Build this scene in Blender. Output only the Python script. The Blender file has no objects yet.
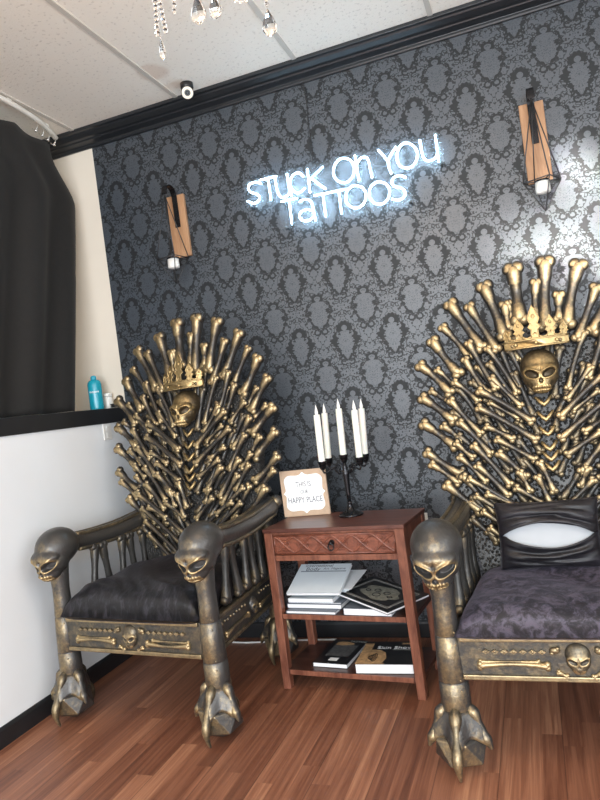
import bpy, bmesh, math, random
from mathutils import Vector, Matrix, Euler
PI=math.pi
random.seed(7)
S=bpy.context.scene; COL=S.collection

# ---------------------------------------------------------------- camera, world, lights, exposure
def cam_axes(yaw,pitch,roll):
    f=Vector((-math.sin(yaw)*math.cos(pitch),math.cos(yaw)*math.cos(pitch),math.sin(pitch)))
    r=Vector((math.cos(yaw),math.sin(yaw),0)); u=r.cross(f); c,s=math.cos(roll),math.sin(roll)
    return c*r+s*u, -s*r+c*u, f
cd=bpy.data.cameras.new('camera'); cam=bpy.data.objects.new('camera',cd); COL.objects.link(cam)
R_,U_,F_=cam_axes(.343714,.000268,-.13125)
cam.matrix_world=Matrix(((R_.x,U_.x,-F_.x,2.302),(R_.y,U_.y,-F_.y,-3.347),(R_.z,U_.z,-F_.z,1.3),(0,0,0,1)))
cd.sensor_fit='VERTICAL'; cd.sensor_height=24; cd.lens=652.6/800*24; cd.clip_start=.05
S.camera=cam

W=bpy.data.worlds.new('world'); S.world=W; W.use_nodes=True
bg=W.node_tree.nodes['Background']; bg.inputs[0].default_value=(.80,.90,1.0,1); bg.inputs[1].default_value=1.0

def area(name,loc,rot,sx,sy,power,col,spread=PI):
    l=bpy.data.lights.new(name,'AREA'); l.shape='RECTANGLE'; l.size=sx; l.size_y=sy; l.energy=power; l.color=col; l.spread=spread
    o=bpy.data.objects.new(name,l); o.location=loc; o.rotation_euler=rot; COL.objects.link(o); return o
# daylight entering by the shop window behind the photographer and by the one in the right-hand wall
area('daylight_shopfront',(2.5,-6.3,1.55),(PI/2,0,0),3.8,2.1,235,(.88,.94,1.0))
area('daylight_side_window',(4.45,-3.2,1.7),(PI/2,0,PI/2),2.6,1.8,34,(.92,.96,1.0))
# narrow lamps added, source unseen: two soft streaks high on the right of the wall
def glint(name,src,dst,sx,sy,power,spread,roll=0):
    v=Vector(dst)-Vector(src); o=area(name,src,v.to_track_quat('-Z','Y').to_euler(),sx,sy,power,(1.0,.97,.90),math.radians(spread)); o.rotation_euler.rotate_axis('Z',roll)
glint('glint_lamp',(3.05,-6.25,.95),(2.615,0,2.19),.05,.20,.55,2.2,.12)
glint('glint_lamp_low',(3.3,-6.25,.80),(2.50,0,1.86),.42,.22,1.6,5,.2)
vs=S.view_settings; vs.view_transform='Standard'; vs.look='None'; vs.gamma=1.0; vs.use_curve_mapping=False
vs.exposure=0.45

# ---------------------------------------------------------------- mesh collector
class MB:
    def __init__(s): s.v=[]; s.f=[]; s.m=[]; s.sm=[]; s.att=[]
    def add(s,vs,fs,mi=0,smooth=True,att=None):
        b=len(s.v); s.v+= [tuple(v) for v in vs]; s.att+= (att if att else [0.0]*len(vs))
        for f in fs: s.f.append(tuple(i+b for i in f)); s.m.append(mi); s.sm.append(smooth)
        return s
    def box(s,c,d,rot=None,mi=0):
        x,y,z=[k/2 for k in d]; M=rot if rot else Matrix.Identity(3); c=Vector(c)
        vs=[c+M@Vector((a*x,b*y,e*z)) for a in(-1,1) for b in(-1,1) for e in(-1,1)]
        return s.add(vs,[(0,1,3,2),(4,6,7,5),(0,4,5,1),(2,3,7,6),(0,2,6,4),(1,5,7,3)],mi,False)
    def bx(s,x0,x1,y0,y1,z0,z1,mi=0): return s.box(((x0+x1)/2,(y0+y1)/2,(z0+z1)/2),(x1-x0,y1-y0,z1-z0),None,mi)
    def ring_mesh(s,rings,closed=True,cap=True,mi=0,smooth=True):
        n=len(rings[0]); vs=[p for r in rings for p in r]; fs=[]
        for i in range(len(rings)-1):
            for j in range(n if closed else n-1):
                k=(j+1)%n; fs.append((i*n+j,i*n+k,(i+1)*n+k,(i+1)*n+j))
        if cap and closed: fs+= [tuple(range(n-1,-1,-1)),tuple((len(rings)-1)*n+j for j in range(n))]
        return s.add(vs,fs,mi,smooth)
    def lathe(s,prof,o=(0,0,0),ax=(0,0,1),n=16,mi=0,smooth=True,ph=0,sq=1.0):
        o=Vector(o); ax=Vector(ax).normalized(); a=ax.orthogonal().normalized() if abs(ax.z)<.99 else Vector((1,0,0)); b=ax.cross(a)
        rings=[[o+ax*z+(a*math.cos(t)+b*math.sin(t)*sq)*max(r,1e-4) for t in [ph+2*PI*j/n for j in range(n)]] for r,z in prof]
        return s.ring_mesh(rings,True,True,mi,smooth)
    def tube(s,pts,r,n=8,mi=0,sq=1.0,closed=False,up=None):
        pts=[Vector(p) for p in pts]; N=len(pts); rings=[]
        rr=r if isinstance(r,(list,tuple)) else [r]*N
        a=None
        for i,p in enumerate(pts):
            if closed: t=pts[(i+1)%N]-pts[i-1]
            else: t=pts[min(i+1,N-1)]-pts[max(i-1,0)]
            t.normalize()
            if up is not None: a=Vector(up)-t*t.dot(Vector(up)); a.normalize()
            elif a is None: a=t.orthogonal().normalized()
            else: a=(a-t*t.dot(a)).normalized()
            b=t.cross(a)
            rings.append([p+(a*math.cos(2*PI*j/n)*sq+b*math.sin(2*PI*j/n))*rr[i] for j in range(n)])
        if closed: rings.append(rings[0])
        return s.ring_mesh(rings,True,not closed,mi)
    def ball(s,c,r,nu=12,nv=8,mi=0,smooth=True,rot=None):
        c=Vector(c); r=Vector((r,r,r)) if not hasattr(r,'__len__') else Vector(r); M=rot if rot else Matrix.Identity(3)
        vs=[c+M@Vector((0,0,r.z))]; fs=[]
        for i in range(1,nv):
            t=PI*i/nv
            for j in range(nu):
                p=2*PI*j/nu; vs.append(c+M@Vector((r.x*math.sin(t)*math.cos(p),r.y*math.sin(t)*math.sin(p),r.z*math.cos(t))))
        vs.append(c+M@Vector((0,0,-r.z))); L=len(vs)-1
        for j in range(nu):
            k=(j+1)%nu; fs.append((0,1+j,1+k)); fs.append((L,L-nu+k,L-nu+j))
            for i in range(nv-2): fs.append((1+i*nu+j,1+(i+1)*nu+j,1+(i+1)*nu+k,1+i*nu+k))
        return s.add(vs,fs,mi,smooth)
    def prism(s,poly,fn,d0,d1,mi=0,smooth=False):
        """polygon (a,b) extruded from depth d0 to d1; fn(a,b,d)->point"""
        n=len(poly); vs=[fn(a,b,d0) for a,b in poly]+[fn(a,b,d1) for a,b in poly]
        fs=[tuple(range(n-1,-1,-1)),tuple(range(n,2*n))]+[(i,(i+1)%n,n+(i+1)%n,n+i) for i in range(n)]
        return s.add(vs,fs,mi,smooth)
    def build(s,name,mats,parent=None,bevel=0,loc=None,rot=None,fix=True):
        me=bpy.data.meshes.new(name); me.from_pydata(s.v,[],s.f)
        mats=mats if isinstance(mats,(list,tuple)) else [mats]
        for m in mats: me.materials.append(m)
        for p,mi,sm in zip(me.polygons,s.m,s.sm): p.material_index=mi; p.use_smooth=sm
        if any(s.att):
            a=me.attributes.new('gilding','FLOAT','POINT'); a.data.foreach_set('value',s.att)
        if fix:
            bm=bmesh.new(); bm.from_mesh(me); bmesh.ops.recalc_face_normals(bm,faces=bm.faces); bm.to_mesh(me); bm.free()
        o=bpy.data.objects.new(name,me); COL.objects.link(o)
        if parent: o.parent=parent
        if loc is not None: o.location=loc
        if rot is not None: o.rotation_euler=rot
        if bevel:
            b=o.modifiers.new('bevel','BEVEL'); b.width=bevel; b.segments=2; b.limit_method='ANGLE'; b.angle_limit=.7
        return o
def smooth_path(p,n=6,closed=False):
    p=[Vector(q) for q in p]; out=[]; N=len(p)
    for i in range(N if closed else N-1):
        if closed: a,b,c,d=p[i-1],p[i],p[(i+1)%N],p[(i+2)%N]
        else: a,b,c,d=p[max(i-1,0)],p[i],p[i+1],p[min(i+2,N-1)]
        for k in range(n):
            t=k/n; out.append(.5*((2*b)+(c-a)*t+(2*a-5*b+4*c-d)*t*t+(3*b-a-3*c+d)*t**3))
    if not closed: out.append(p[-1])
    return out
def empty(name,loc=(0,0,0),rz=0,parent=None):
    o=bpy.data.objects.new(name,None); o.location=loc; o.rotation_euler=(0,0,rz); o.empty_display_size=.1; COL.objects.link(o)
    if parent: o.parent=parent
    return o
def tag(o,label,cat,group=None):
    o['label']=label; o['category']=cat
    if group: o['group']=group
    return o
def struct(o): o['kind']='structure'; return o
def copy_tree(o,parent=None):
    c=o.copy(); COL.objects.link(c)
    if parent: c.parent=parent
    for ch in list(o.children): copy_tree(ch,c)
    return c
def text_mesh(name,body,size,mat,parent=None,loc=(0,0,0),rot=(0,0,0),depth=.0006,align='CENTER',sx=1.0,shear=0):
    cu=bpy.data.curves.new(name,'FONT'); cu.body=body; cu.size=size; cu.extrude=depth; cu.align_x=align; cu.align_y='CENTER'; cu.shear=shear
    t=bpy.data.objects.new(name+'_tmp',cu); COL.objects.link(t); bpy.context.view_layer.update()
    me=bpy.data.meshes.new_from_object(t.evaluated_get(bpy.context.evaluated_depsgraph_get()))
    bpy.data.objects.remove(t); bpy.data.curves.remove(cu)
    o=bpy.data.objects.new(name,me); me.name=name; me.materials.clear(); me.materials.append(mat); COL.objects.link(o)
    if parent: o.parent=parent
    o.location=loc; o.rotation_euler=rot; o.scale=(sx,1,1); return o

# ---------------------------------------------------------------- materials
def new_mat(name):
    m=bpy.data.materials.new(name); m.use_nodes=True; nt=m.node_tree
    return m,nt,nt.nodes['Principled BSDF']
class N:
    def __init__(s,nt): s.nt=nt; s.nd=nt.nodes; s.lk=nt.links
    def put(s,sock,v):
        if hasattr(v,'is_linked'): s.lk.new(v,sock)
        else: sock.default_value=v
    def m(s,op,a,b=0.0,c=0.0,clamp=False):
        n=s.nd.new('ShaderNodeMath'); n.operation=op; n.use_clamp=clamp
        s.put(n.inputs[0],a); s.put(n.inputs[1],b); s.put(n.inputs[2],c); return n.outputs[0]
    def coord(s,kind='Object',scale=(1,1,1),rot=(0,0,0),loc=(0,0,0)):
        t=s.nd.new('ShaderNodeTexCoord'); mp=s.nd.new('ShaderNodeMapping'); s.lk.new(t.outputs[kind],mp.inputs[0])
        mp.inputs['Scale'].default_value=scale; mp.inputs['Rotation'].default_value=rot; mp.inputs['Location'].default_value=loc
        return mp.outputs[0]
    def noise(s,vec,scale,detail=3.0,rough=.5,dist=0.0):
        n=s.nd.new('ShaderNodeTexNoise'); s.put(n.inputs['Vector'],vec); n.inputs['Scale'].default_value=scale; n.inputs['Detail'].default_value=detail
        n.inputs['Roughness'].default_value=rough; n.inputs['Distortion'].default_value=dist; return n.outputs[0]
    def ss(s,v,lo,hi,o0=0.0,o1=1.0):
        n=s.nd.new('ShaderNodeMapRange'); n.interpolation_type='SMOOTHSTEP'; s.put(n.inputs[0],v)
        for i,x in enumerate((lo,hi,o0,o1)): n.inputs[1+i].default_value=x
        return n.outputs[0]
    def mix(s,f,a,b):
        n=s.nd.new('ShaderNodeMix'); n.data_type='RGBA'; s.put(n.inputs[0],f)
        for i,c in ((6,a),(7,b)):
            if hasattr(c,'is_linked'): s.lk.new(c,n.inputs[i])
            else: n.inputs[i].default_value=(*c,1)
        return n.outputs[2]
    def bump(s,h,strength,dist,bsdf):
        b=s.nd.new('ShaderNodeBump'); s.put(b.inputs['Height'],h); b.inputs['Strength'].default_value=strength; b.inputs['Distance'].default_value=dist
        s.lk.new(b.outputs[0],bsdf.inputs['Normal'])
    def sep(s,v):
        n=s.nd.new('ShaderNodeSeparateXYZ'); s.put(n.inputs[0],v); return n.outputs
    def comb(s,x,y,z):
        n=s.nd.new('ShaderNodeCombineXYZ'); s.put(n.inputs[0],x); s.put(n.inputs[1],y); s.put(n.inputs[2],z); return n.outputs[0]
def plain(name,col,rough=.5,metal=0.0,var=.08,scale=30,bump=0,**kw):
    m,nt,b=new_mat(name); n=N(nt)
    nz=n.noise(n.coord(),scale,3)
    c=n.mix(nz,[max(0,k*(1-var*2)) for k in col],[min(1,k*(1+var*2)) for k in col])
    nt.links.new(c,b.inputs['Base Color']); b.inputs['Roughness'].default_value=rough; b.inputs['Metallic'].default_value=metal
    if bump: n.bump(nz,bump,.002,b)
    for k,v in kw.items(): b.inputs[k.replace('_',' ')].default_value=v
    return m
M={}
M['white_wall']=plain('white_wall_paint',(.77,.79,.80),.6,var=.015,scale=4)
M['cream_wall']=plain('cream_wall_paint',(.74,.68,.58),.6,var=.02,scale=4)
M['black_gloss']=plain('black_gloss_paint',(.016,.018,.021),.28,var=.15,scale=12)
M['black_trim']=plain('black_trim_paint',(.014,.015,.017),.4,var=.15,scale=12)
M['black_iron']=plain('black_iron',(.032,.032,.035),.27,.8,var=.2)
M['grey_wire']=plain('dark_wire',(.05,.05,.052),.4,.5,var=.2)
M['white_plastic']=plain('white_plastic',(.78,.77,.73),.35,var=.02)
M['paper']=plain('paper_edges',(.80,.81,.82),.7,var=.06,scale=200)
M['black_plastic']=plain('black_plastic',(.015,.015,.016),.35,var=.1)
M['grey_plastic']=plain('grey_plastic',(.10,.12,.13),.4,var=.1)
M['white_track']=plain('white_track',(.80,.77,.70),.4,var=.02)
M['turquoise']=plain('turquoise_plastic',(.01,.36,.48),.2,var=.08,scale=8,Transmission_Weight=.15)
M['turquoise_cap']=plain('turquoise_cap',(.02,.30,.42),.3,var=.05)
M['wax']=plain('ivory_wax',(.86,.84,.76),.45,var=.02,Subsurface_Weight=.15)
M['silver']=plain('silver',(.72,.70,.66),.25,.9,var=.1)
M['cream_lens']=plain('cream_lens',(.85,.78,.66),.25,var=.05)
M['kraft']=plain('kraft_board',(.50,.36,.25),.7,var=.08,scale=60)
M['ink']=plain('grey_ink',(.10,.11,.13),.6,var=.1)
M['black_ink']=plain('black_ink',(.01,.01,.012),.5,var=.1)
M['white_ink']=plain('white_ink',(.85,.86,.86),.5,var=.03)
M['book_black']=plain('black_book_cover',(.012,.013,.015),.3,var=.3,scale=20)
M['book_white']=plain('white_book_cover',(.66,.72,.76),.35,var=.04,scale=10)
M['book_grey']=plain('grey_book_cover',(.10,.12,.15),.35,var=.2,scale=20)
M['tan_print']=plain('tan_print',(.48,.30,.15),.45,var=.45,scale=45)
M['dim_print']=plain('dim_print',(.10,.10,.10),.45,var=.5,scale=60)
M['olive_print']=plain('olive_print',(.17,.17,.14),.4,var=.7,scale=70)
M['silver_print']=plain('silver_print',(.34,.34,.32),.4,var=.2)
def glass(name,col,rough=.02,ior=1.5):
    m,nt,b=new_mat(name); n=N(nt); nz=n.noise(n.coord(),20)
    nt.links.new(n.mix(nz,[k*.96 for k in col],col),b.inputs['Base Color'])
    b.inputs['Transmission Weight'].default_value=1; b.inputs['Roughness'].default_value=rough; b.inputs['IOR'].default_value=ior; return m
M['crystal']=glass('crystal_glass',(1,.99,.97),.0,1.55)
M['acrylic']=plain('frosted_acrylic',(.30,.34,.38),.3,var=.01,Alpha=.045)
def emit(name,col,strength):
    m,nt,b=new_mat(name); n=N(nt); nz=n.noise(n.coord(),15)
    nt.links.new(n.mix(nz,[k*.97 for k in col],col),b.inputs['Emission Color']); b.inputs['Emission Strength'].default_value=strength
    b.inputs['Base Color'].default_value=(.8,.85,.9,1); return m
M['bulb']=emit('warm_bulb',(1.0,.78,.5),8)
M['neon']=emit('neon_tube',(.50,.77,1.0),24)

# black satin damask wallpaper
def damask_nodes(nt, Wd=.255, Hd=.35):
    """socket: 1 = satin motif, 0 = dark ground (mirror-symmetric half-drop ornament)"""
    nd=nt.nodes; lk=nt.links
    def put(s,v):
        if hasattr(v,'is_linked'): lk.new(v,s)
        else: s.default_value=v
    def m(op,a,b=0.0,c=0.0,clamp=False):
        n=nd.new('ShaderNodeMath'); n.operation=op; n.use_clamp=clamp
        put(n.inputs[0],a); put(n.inputs[1],b); put(n.inputs[2],c)
        return n.outputs[0]
    def inv(a): return m('SUBTRACT',1.0,a)
    def comb(x,y,z):
        n=nd.new('ShaderNodeCombineXYZ'); put(n.inputs[0],x); put(n.inputs[1],y); put(n.inputs[2],z); return n.outputs[0]
    def ss(v,lo,hi):
        n=nd.new('ShaderNodeMapRange'); n.interpolation_type='SMOOTHSTEP'
        put(n.inputs[0],v); n.inputs[1].default_value=lo; n.inputs[2].default_value=hi
        return n.outputs[0]
    def noise(vec,scale,detail=1.0):
        n=nd.new('ShaderNodeTexNoise'); n.inputs['Scale'].default_value=scale; n.inputs['Detail'].default_value=detail; lk.new(vec,n.inputs['Vector'])
        return m('SUBTRACT',n.outputs[0],.5)
    tc=nd.new('ShaderNodeTexCoord'); sx=nd.new('ShaderNodeSeparateXYZ'); lk.new(tc.outputs['Object'],sx.inputs[0])
    u=m('DIVIDE',sx.outputs[0],Wd); v=m('DIVIDE',sx.outputs[2],Hd)
    def cell(o):
        uu=m('ABSOLUTE',m('SUBTRACT',m('FRACT',m('ADD',u,o)),.5)); vv=m('SUBTRACT',m('FRACT',m('ADD',v,o)),.5)
        return m('MULTIPLY',uu,Wd/Hd),vv,m('ADD',uu,m('ABSOLUTE',vv))
    def disc(ax,vv,cx,cy,r,nz=0.0):
        dx=m('SUBTRACT',ax,cx); dy=m('SUBTRACT',vv,cy)
        d=m('SQRT',m('ADD',m('MULTIPLY',dx,dx),m('MULTIPLY',dy,dy)))
        return m('ADD',m('SUBTRACT',r,d),nz)            # >0 inside
    def motif(o,seed,size,halo):
        ax,vv,dm=cell(o)
        nz=noise(comb(ax,vv,seed),15); nf=noise(comb(ax,vv,seed+4),34)
        t=m('DIVIDE',m('ADD',vv,.27),.44,clamp=True)     # 0 pointed foot .. 1 top
        prof=m('MULTIPLY',m('POWER',t,.85),m('POWER',inv(t),.42))
        leaf=m('ADD',m('SUBTRACT',m('MULTIPLY',prof,.30*size),ax),m('ADD',m('MULTIPLY',nz,.17),m('MULTIPLY',nf,.10)))
        head=disc(ax,vv,0.0,.215,.046,m('MULTIPLY',nz,.03))
        body=m('MAXIMUM',leaf,head)
        inside=ss(body,0,.008)
        win=inv(ss(m('ADD',m('ABSOLUTE',m('ADD',vv,.0)),m('MULTIPLY',nz,.12)),.28,.30))
        ring=m('MULTIPLY',m('MULTIPLY',ss(m('ADD',body,m('MULTIPLY',nf,.09)),-halo,-halo+.01),inv(inside)),win)
        cut=m('MULTIPLY',ss(m('ABSOLUTE',nf),.0,.03),1.0)
        cut=m('MULTIPLY',inv(ss(m('ABSOLUTE',m('SUBTRACT',nf,.06)),.012,.02)),ss(body,.012,.02))
        # paired scrolls at the foot
        sc=m('ABSOLUTE',disc(ax,vv,.055,-.30,.045,m('MULTIPLY',nz,.03)))
        scr=inv(ss(sc,.008,.014))
        sc2=m('ABSOLUTE',disc(ax,vv,.135,.12,.035,m('MULTIPLY',nz,.03)))
        scr=m('MAXIMUM',scr,inv(ss(sc2,.006,.012)))
        curl=inv(ss(m('ABSOLUTE',m('ADD',nz,.03)),.036,.046))
        dots=ss(nf,.19,.22)
        return inside,ring,m('MULTIPLY',cut,.8),scr,m('MAXIMUM',m('MULTIPLY',curl,.9),dots),dm
    A=motif(0.0,1.7,1.0,.085); B=motif(.5,7.3,1.2,.050)
    sel=ss(A[5],.495,.505)                                # 0 near A, 1 near B
    def mix(a,b): return m('ADD',m('MULTIPLY',a,inv(sel)),m('MULTIPLY',b,sel))
    dark=m('MAXIMUM',m('MAXIMUM',A[1],B[1]),m('MAXIMUM',m('MAXIMUM',A[3],B[3]),mix(A[4],B[4])))
    inside=m('MAXIMUM',A[0],B[0])
    cut=m('MAXIMUM',m('MULTIPLY',A[2],A[0]),m('MULTIPLY',B[2],B[0]))
    return inv(m('MAXIMUM',m('MULTIPLY',dark,inv(inside)),cut))
def mat_wallpaper():
    m,nt,b=new_mat('damask_wallpaper'); n=N(nt); s=damask_nodes(nt)
    fine=n.noise(n.coord(),220,2)
    sat=n.mix(fine,(.035,.044,.056),(.046,.057,.072))
    nt.links.new(n.mix(s,(.014,.016,.018),sat),b.inputs['Base Color'])
    nt.links.new(n.m('MULTIPLY_ADD',s,-.14,.56),b.inputs['Roughness'])
    nt.links.new(n.m('MULTIPLY_ADD',s,.55,.35),b.inputs['Specular IOR Level'])
    n.bump(n.m('ADD',n.m('MULTIPLY',s,.6),n.m('MULTIPLY',fine,.4)),.12,.001,b)
    return m
M['wallpaper']=mat_wallpaper()
def mat_floor():
    m,nt,b=new_mat('laminate_floor'); n=N(nt)
    x,y,z=n.sep(n.coord())
    def strips(wd,ln,seed):
        ix=n.m('FLOOR',n.m('DIVIDE',x,wd)); off=n.m('FRACT',n.m('MULTIPLY',n.m('SINE',n.m('MULTIPLY',ix,12.9898+seed)),437.5453))
        iy=n.m('FLOOR',n.m('ADD',n.m('DIVIDE',y,ln),off))
        w=n.nd.new('ShaderNodeTexWhiteNoise'); w.noise_dimensions='3D'; n.lk.new(n.comb(ix,iy,seed),w.inputs['Vector'])
        return w.outputs['Value'],ix,iy
    v1,ix,iy=strips(.068,.95,3.1)
    fx=n.m('ABSOLUTE',n.m('SUBTRACT',n.m('FRACT',n.m('DIVIDE',x,.204)),.5))
    seam=n.ss(fx,.488,.497)
    gv=n.comb(n.m('ADD',n.m('MULTIPLY',x,40),n.m('MULTIPLY',v1,40)),n.m('MULTIPLY',y,1.3),v1)
    grain=n.noise(gv,1.0,5,.62,.5); fine=n.noise(n.comb(n.m('MULTIPLY',x,180),n.m('MULTIPLY',y,5),v1),1.0,2)
    t=n.m('ADD',n.m('MULTIPLY',v1,.24),n.m('ADD',n.m('MULTIPLY',grain,.72),n.m('MULTIPLY',fine,.20)))
    ramp=nt.nodes.new('ShaderNodeValToRGB'); e=ramp.color_ramp.elements
    e[0].position=.25; e[0].color=(.065,.023,.014,1); e[1].position=.85; e[1].color=(.48,.235,.130,1)
    k=e.new(.48); k.color=(.175,.066,.036,1); k=e.new(.66); k.color=(.29,.122,.068,1)
    n.lk.new(t,ramp.inputs[0])
    n.lk.new(n.mix(n.m('MULTIPLY',seam,.55),ramp.outputs[0],(.04,.016,.012)),b.inputs['Base Color'])
    n.lk.new(n.m('MULTIPLY_ADD',grain,.18,.36),b.inputs['Roughness'])
    n.bump(n.m('SUBTRACT',fine,n.m('MULTIPLY',seam,2)),.06,.001,b)
    return m
M['floor']=mat_floor()
def mat_ceiling():
    m,nt,b=new_mat('mineral_ceiling_tile'); n=N(nt); co=n.coord()
    f=n.noise(co,130,3,.6); p=n.ss(n.noise(co,60,2,.5),.60,.68)
    c=n.mix(p,(.86,.80,.71),(.72,.66,.58))
    # reddish-brown patch with a noisy edge by the spotlight
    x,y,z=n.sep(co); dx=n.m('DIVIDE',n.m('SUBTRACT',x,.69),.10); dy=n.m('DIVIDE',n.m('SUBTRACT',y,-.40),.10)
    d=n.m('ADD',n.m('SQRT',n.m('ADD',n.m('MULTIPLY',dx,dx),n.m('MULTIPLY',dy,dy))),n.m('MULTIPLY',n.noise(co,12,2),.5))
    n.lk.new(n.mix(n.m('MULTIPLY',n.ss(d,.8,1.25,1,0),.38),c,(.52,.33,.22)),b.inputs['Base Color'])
    b.inputs['Roughness'].default_value=.9; n.bump(n.m('SUBTRACT',f,p),.5,.003,b); return m
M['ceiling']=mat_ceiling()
M['tbar']=plain('ceiling_grid',(.56,.52,.46),.5,var=.02)
def mat_bronze(name,dark,gold,lo,hi,fw=.55,rough=.38,blotch=9):
    """antiqued casting: black base, gold dry-brushed over the outward faces and the raised rims"""
    m,nt,b=new_mat(name); n=N(nt); co=n.coord()
    t=nt.nodes.new('ShaderNodeTexCoord'); nx,ny,nz=n.sep(t.outputs['Normal'])
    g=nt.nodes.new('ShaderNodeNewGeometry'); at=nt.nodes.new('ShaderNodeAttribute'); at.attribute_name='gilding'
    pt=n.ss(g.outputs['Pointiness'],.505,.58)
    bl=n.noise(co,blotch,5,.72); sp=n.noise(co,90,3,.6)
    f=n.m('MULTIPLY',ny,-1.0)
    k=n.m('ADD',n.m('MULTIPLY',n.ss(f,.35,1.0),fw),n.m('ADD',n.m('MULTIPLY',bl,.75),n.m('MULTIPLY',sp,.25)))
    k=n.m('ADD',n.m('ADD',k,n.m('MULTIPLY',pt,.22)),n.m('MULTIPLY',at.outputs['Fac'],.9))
    k=n.ss(k,lo,hi)
    gl=n.mix(sp,[c*.7 for c in gold],[min(1,c*1.2) for c in gold])
    n.lk.new(n.mix(k,dark,gl),b.inputs['Base Color'])
    n.lk.new(n.m('MULTIPLY_ADD',k,.25,.55),b.inputs['Metallic'])
    n.lk.new(n.m('MULTIPLY_ADD',sp,.25,rough-.12),b.inputs['Roughness'])
    n.bump(n.m('ADD',sp,n.m('MULTIPLY',bl,.6)),.34,.004,b); return m
M['bone']=mat_bronze('gilded_bone',(.050,.045,.040),(.54,.405,.215),1.10,1.72,.50,blotch=17)
M['dark_bone']=mat_bronze('dark_relief_bone',(.055,.052,.048),(.42,.31,.16),1.16,1.80,.40,blotch=17)
M['bronze']=mat_bronze('antique_bronze',(.074,.070,.066),(.42,.31,.16),.66,1.18,.30,rough=.36,blotch=20)
M['rail']=mat_bronze('dark_antique_bronze',(.064,.062,.058),(.36,.275,.15),.64,1.18,.06,blotch=22)
M['rim']=mat_bronze('gilded_moulding',(.07,.060,.045),(.45,.34,.185),.55,1.15,.22,blotch=18)
def mat_pebble():
    m,nt,b=new_mat('pebbled_black_casting'); n=N(nt); co=n.coord()
    v=nt.nodes.new('ShaderNodeTexVoronoi'); v.inputs['Scale'].default_value=85; n.lk.new(co,v.inputs['Vector'])
    h=n.ss(v.outputs['Distance'],0,.55,1,0); nz=n.noise(co,20)
    n.lk.new(n.mix(n.m('MULTIPLY',h,nz),(.050,.049,.047),(.085,.080,.072)),b.inputs['Base Color'])
    b.inputs['Metallic'].default_value=.5; b.inputs['Roughness'].default_value=.42; n.bump(h,.8,.006,b); return m
M['pebble']=mat_pebble()
def mat_velvet(name,dark,light,lo,hi,scale,stretch=(1,1,1),sheen=.15,rough=.6):
    m,nt,b=new_mat(name); n=N(nt); co=n.coord(scale=stretch)
    a=n.noise(co,scale,6,.68,1.2); c2=n.noise(co,scale*4,3,.6,.8)
    t=n.ss(n.m('ADD',n.m('MULTIPLY',a,.75),n.m('MULTIPLY',c2,.25)),lo,hi)
    n.lk.new(n.mix(t,dark,light),b.inputs['Base Color']); b.inputs['Roughness'].default_value=rough
    b.inputs['Sheen Weight'].default_value=sheen; b.inputs['Sheen Roughness'].default_value=.4; b.inputs['Sheen Tint'].default_value=(.6,.55,.7,1)
    n.bump(a,.35,.006,b); return m
M['velvet']=mat_velvet('crushed_velvet',(.008,.007,.011),(.072,.061,.088),.42,.60,19)
M['velvet_shaded']=mat_velvet('shaded_crushed_velvet',(.003,.003,.004),(.034,.031,.040),.47,.66,15,(2.2,1,1),.04,.42)  # same cloth as the right seat; left seat's shade put into the colour
M['pillow_velvet']=mat_velvet('black_pillow_velvet',(.004,.0035,.005),(.020,.017,.023),.42,.70,9,(1,1,2.2),.05,.5)
M['insert']=plain('white_pillow_insert',(.42,.44,.46),.8,var=.02)
M['curtain']=plain('black_curtain_cloth',(.007,.0062,.0052),.85,var=.25,scale=40,bump=.15,Sheen_Weight=.04)
def mat_wood(name,c0,c1,scale,stretch,rough=.35,bump=.08):
    m,nt,b=new_mat(name); n=N(nt); co=n.coord(scale=stretch)
    g=n.noise(co,scale,5,.6,.6); f=n.noise(co,scale*6,2)
    n.lk.new(n.mix(n.ss(n.m('ADD',n.m('MULTIPLY',g,.8),n.m('MULTIPLY',f,.2)),.3,.7),c0,c1),b.inputs['Base Color'])
    b.inputs['Roughness'].default_value=rough; n.bump(f,bump,.002,b); return m
M['table_wood']=mat_wood('red_brown_wood',(.11,.036,.022),(.27,.105,.062),6,(5,5,.8),.32)
M['table_top_wood']=mat_wood('dark_polished_top',(.065,.022,.016),(.135,.050,.034),6,(1,7,1),.34,0.0)
M['carved_wood']=mat_wood('carved_drawer_wood',(.10,.030,.018),(.25,.085,.050),30,(1,1,1.5),.3)
M['shelf_wood']=mat_wood('dark_shelf_wood',(.030,.012,.009),(.085,.034,.024),6,(1,6,1),.35)
M['plank']=mat_wood('pale_pine_plank',(.30,.155,.075),(.47,.27,.145),7,(3,3,.5),.55)

# ---------------------------------------------------------------- the room
def slab(name,x0,x1,y0,y1,z0,z1,mat): return struct(MB().bx(x0,x1,y0,y1,z0,z1).build(name,mat))
ZC=3.05
slab('floor',-.5,4.6,-6.5,.02,-.06,0,M['floor'])
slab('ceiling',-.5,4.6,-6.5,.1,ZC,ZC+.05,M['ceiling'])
slab('wall_back',-.004,4.6,0,.1,-.06,ZC,M['wallpaper'])
slab('wall_back_left',-.5,-.004,0,.1,-.06,ZC,M['cream_wall'])
slab('wall_left',-.5,0,-6.5,0,-.06,1.315,M['white_wall'])
slab('wall_left_upper',-.5,-.36,-6.5,0,1.40,ZC,M['cream_wall'])
struct(MB().bx(-.5,.012,-6.5,-.0005,1.313,1.398).build('trim_1',M['black_trim'],bevel=.004))          # deep black ledge of the window bay
for i,(p0,p1) in enumerate((((0,-6.5),(0,0)),)): pass
bl=MB(); prof=[(0,0),(.014,0),(.014,.072),(.008,.085),(0,.085)]
bl.prism(prof,lambda a,b,d:(a,d,b),-6.4,-.014); struct(bl.build('baseboard_left',M['black_trim'],bevel=.002))
bb=MB(); bb.prism(prof,lambda a,b,d:(d,-a,b),0,4.5); struct(bb.build('baseboard_back',M['black_trim'],bevel=.002))
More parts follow.
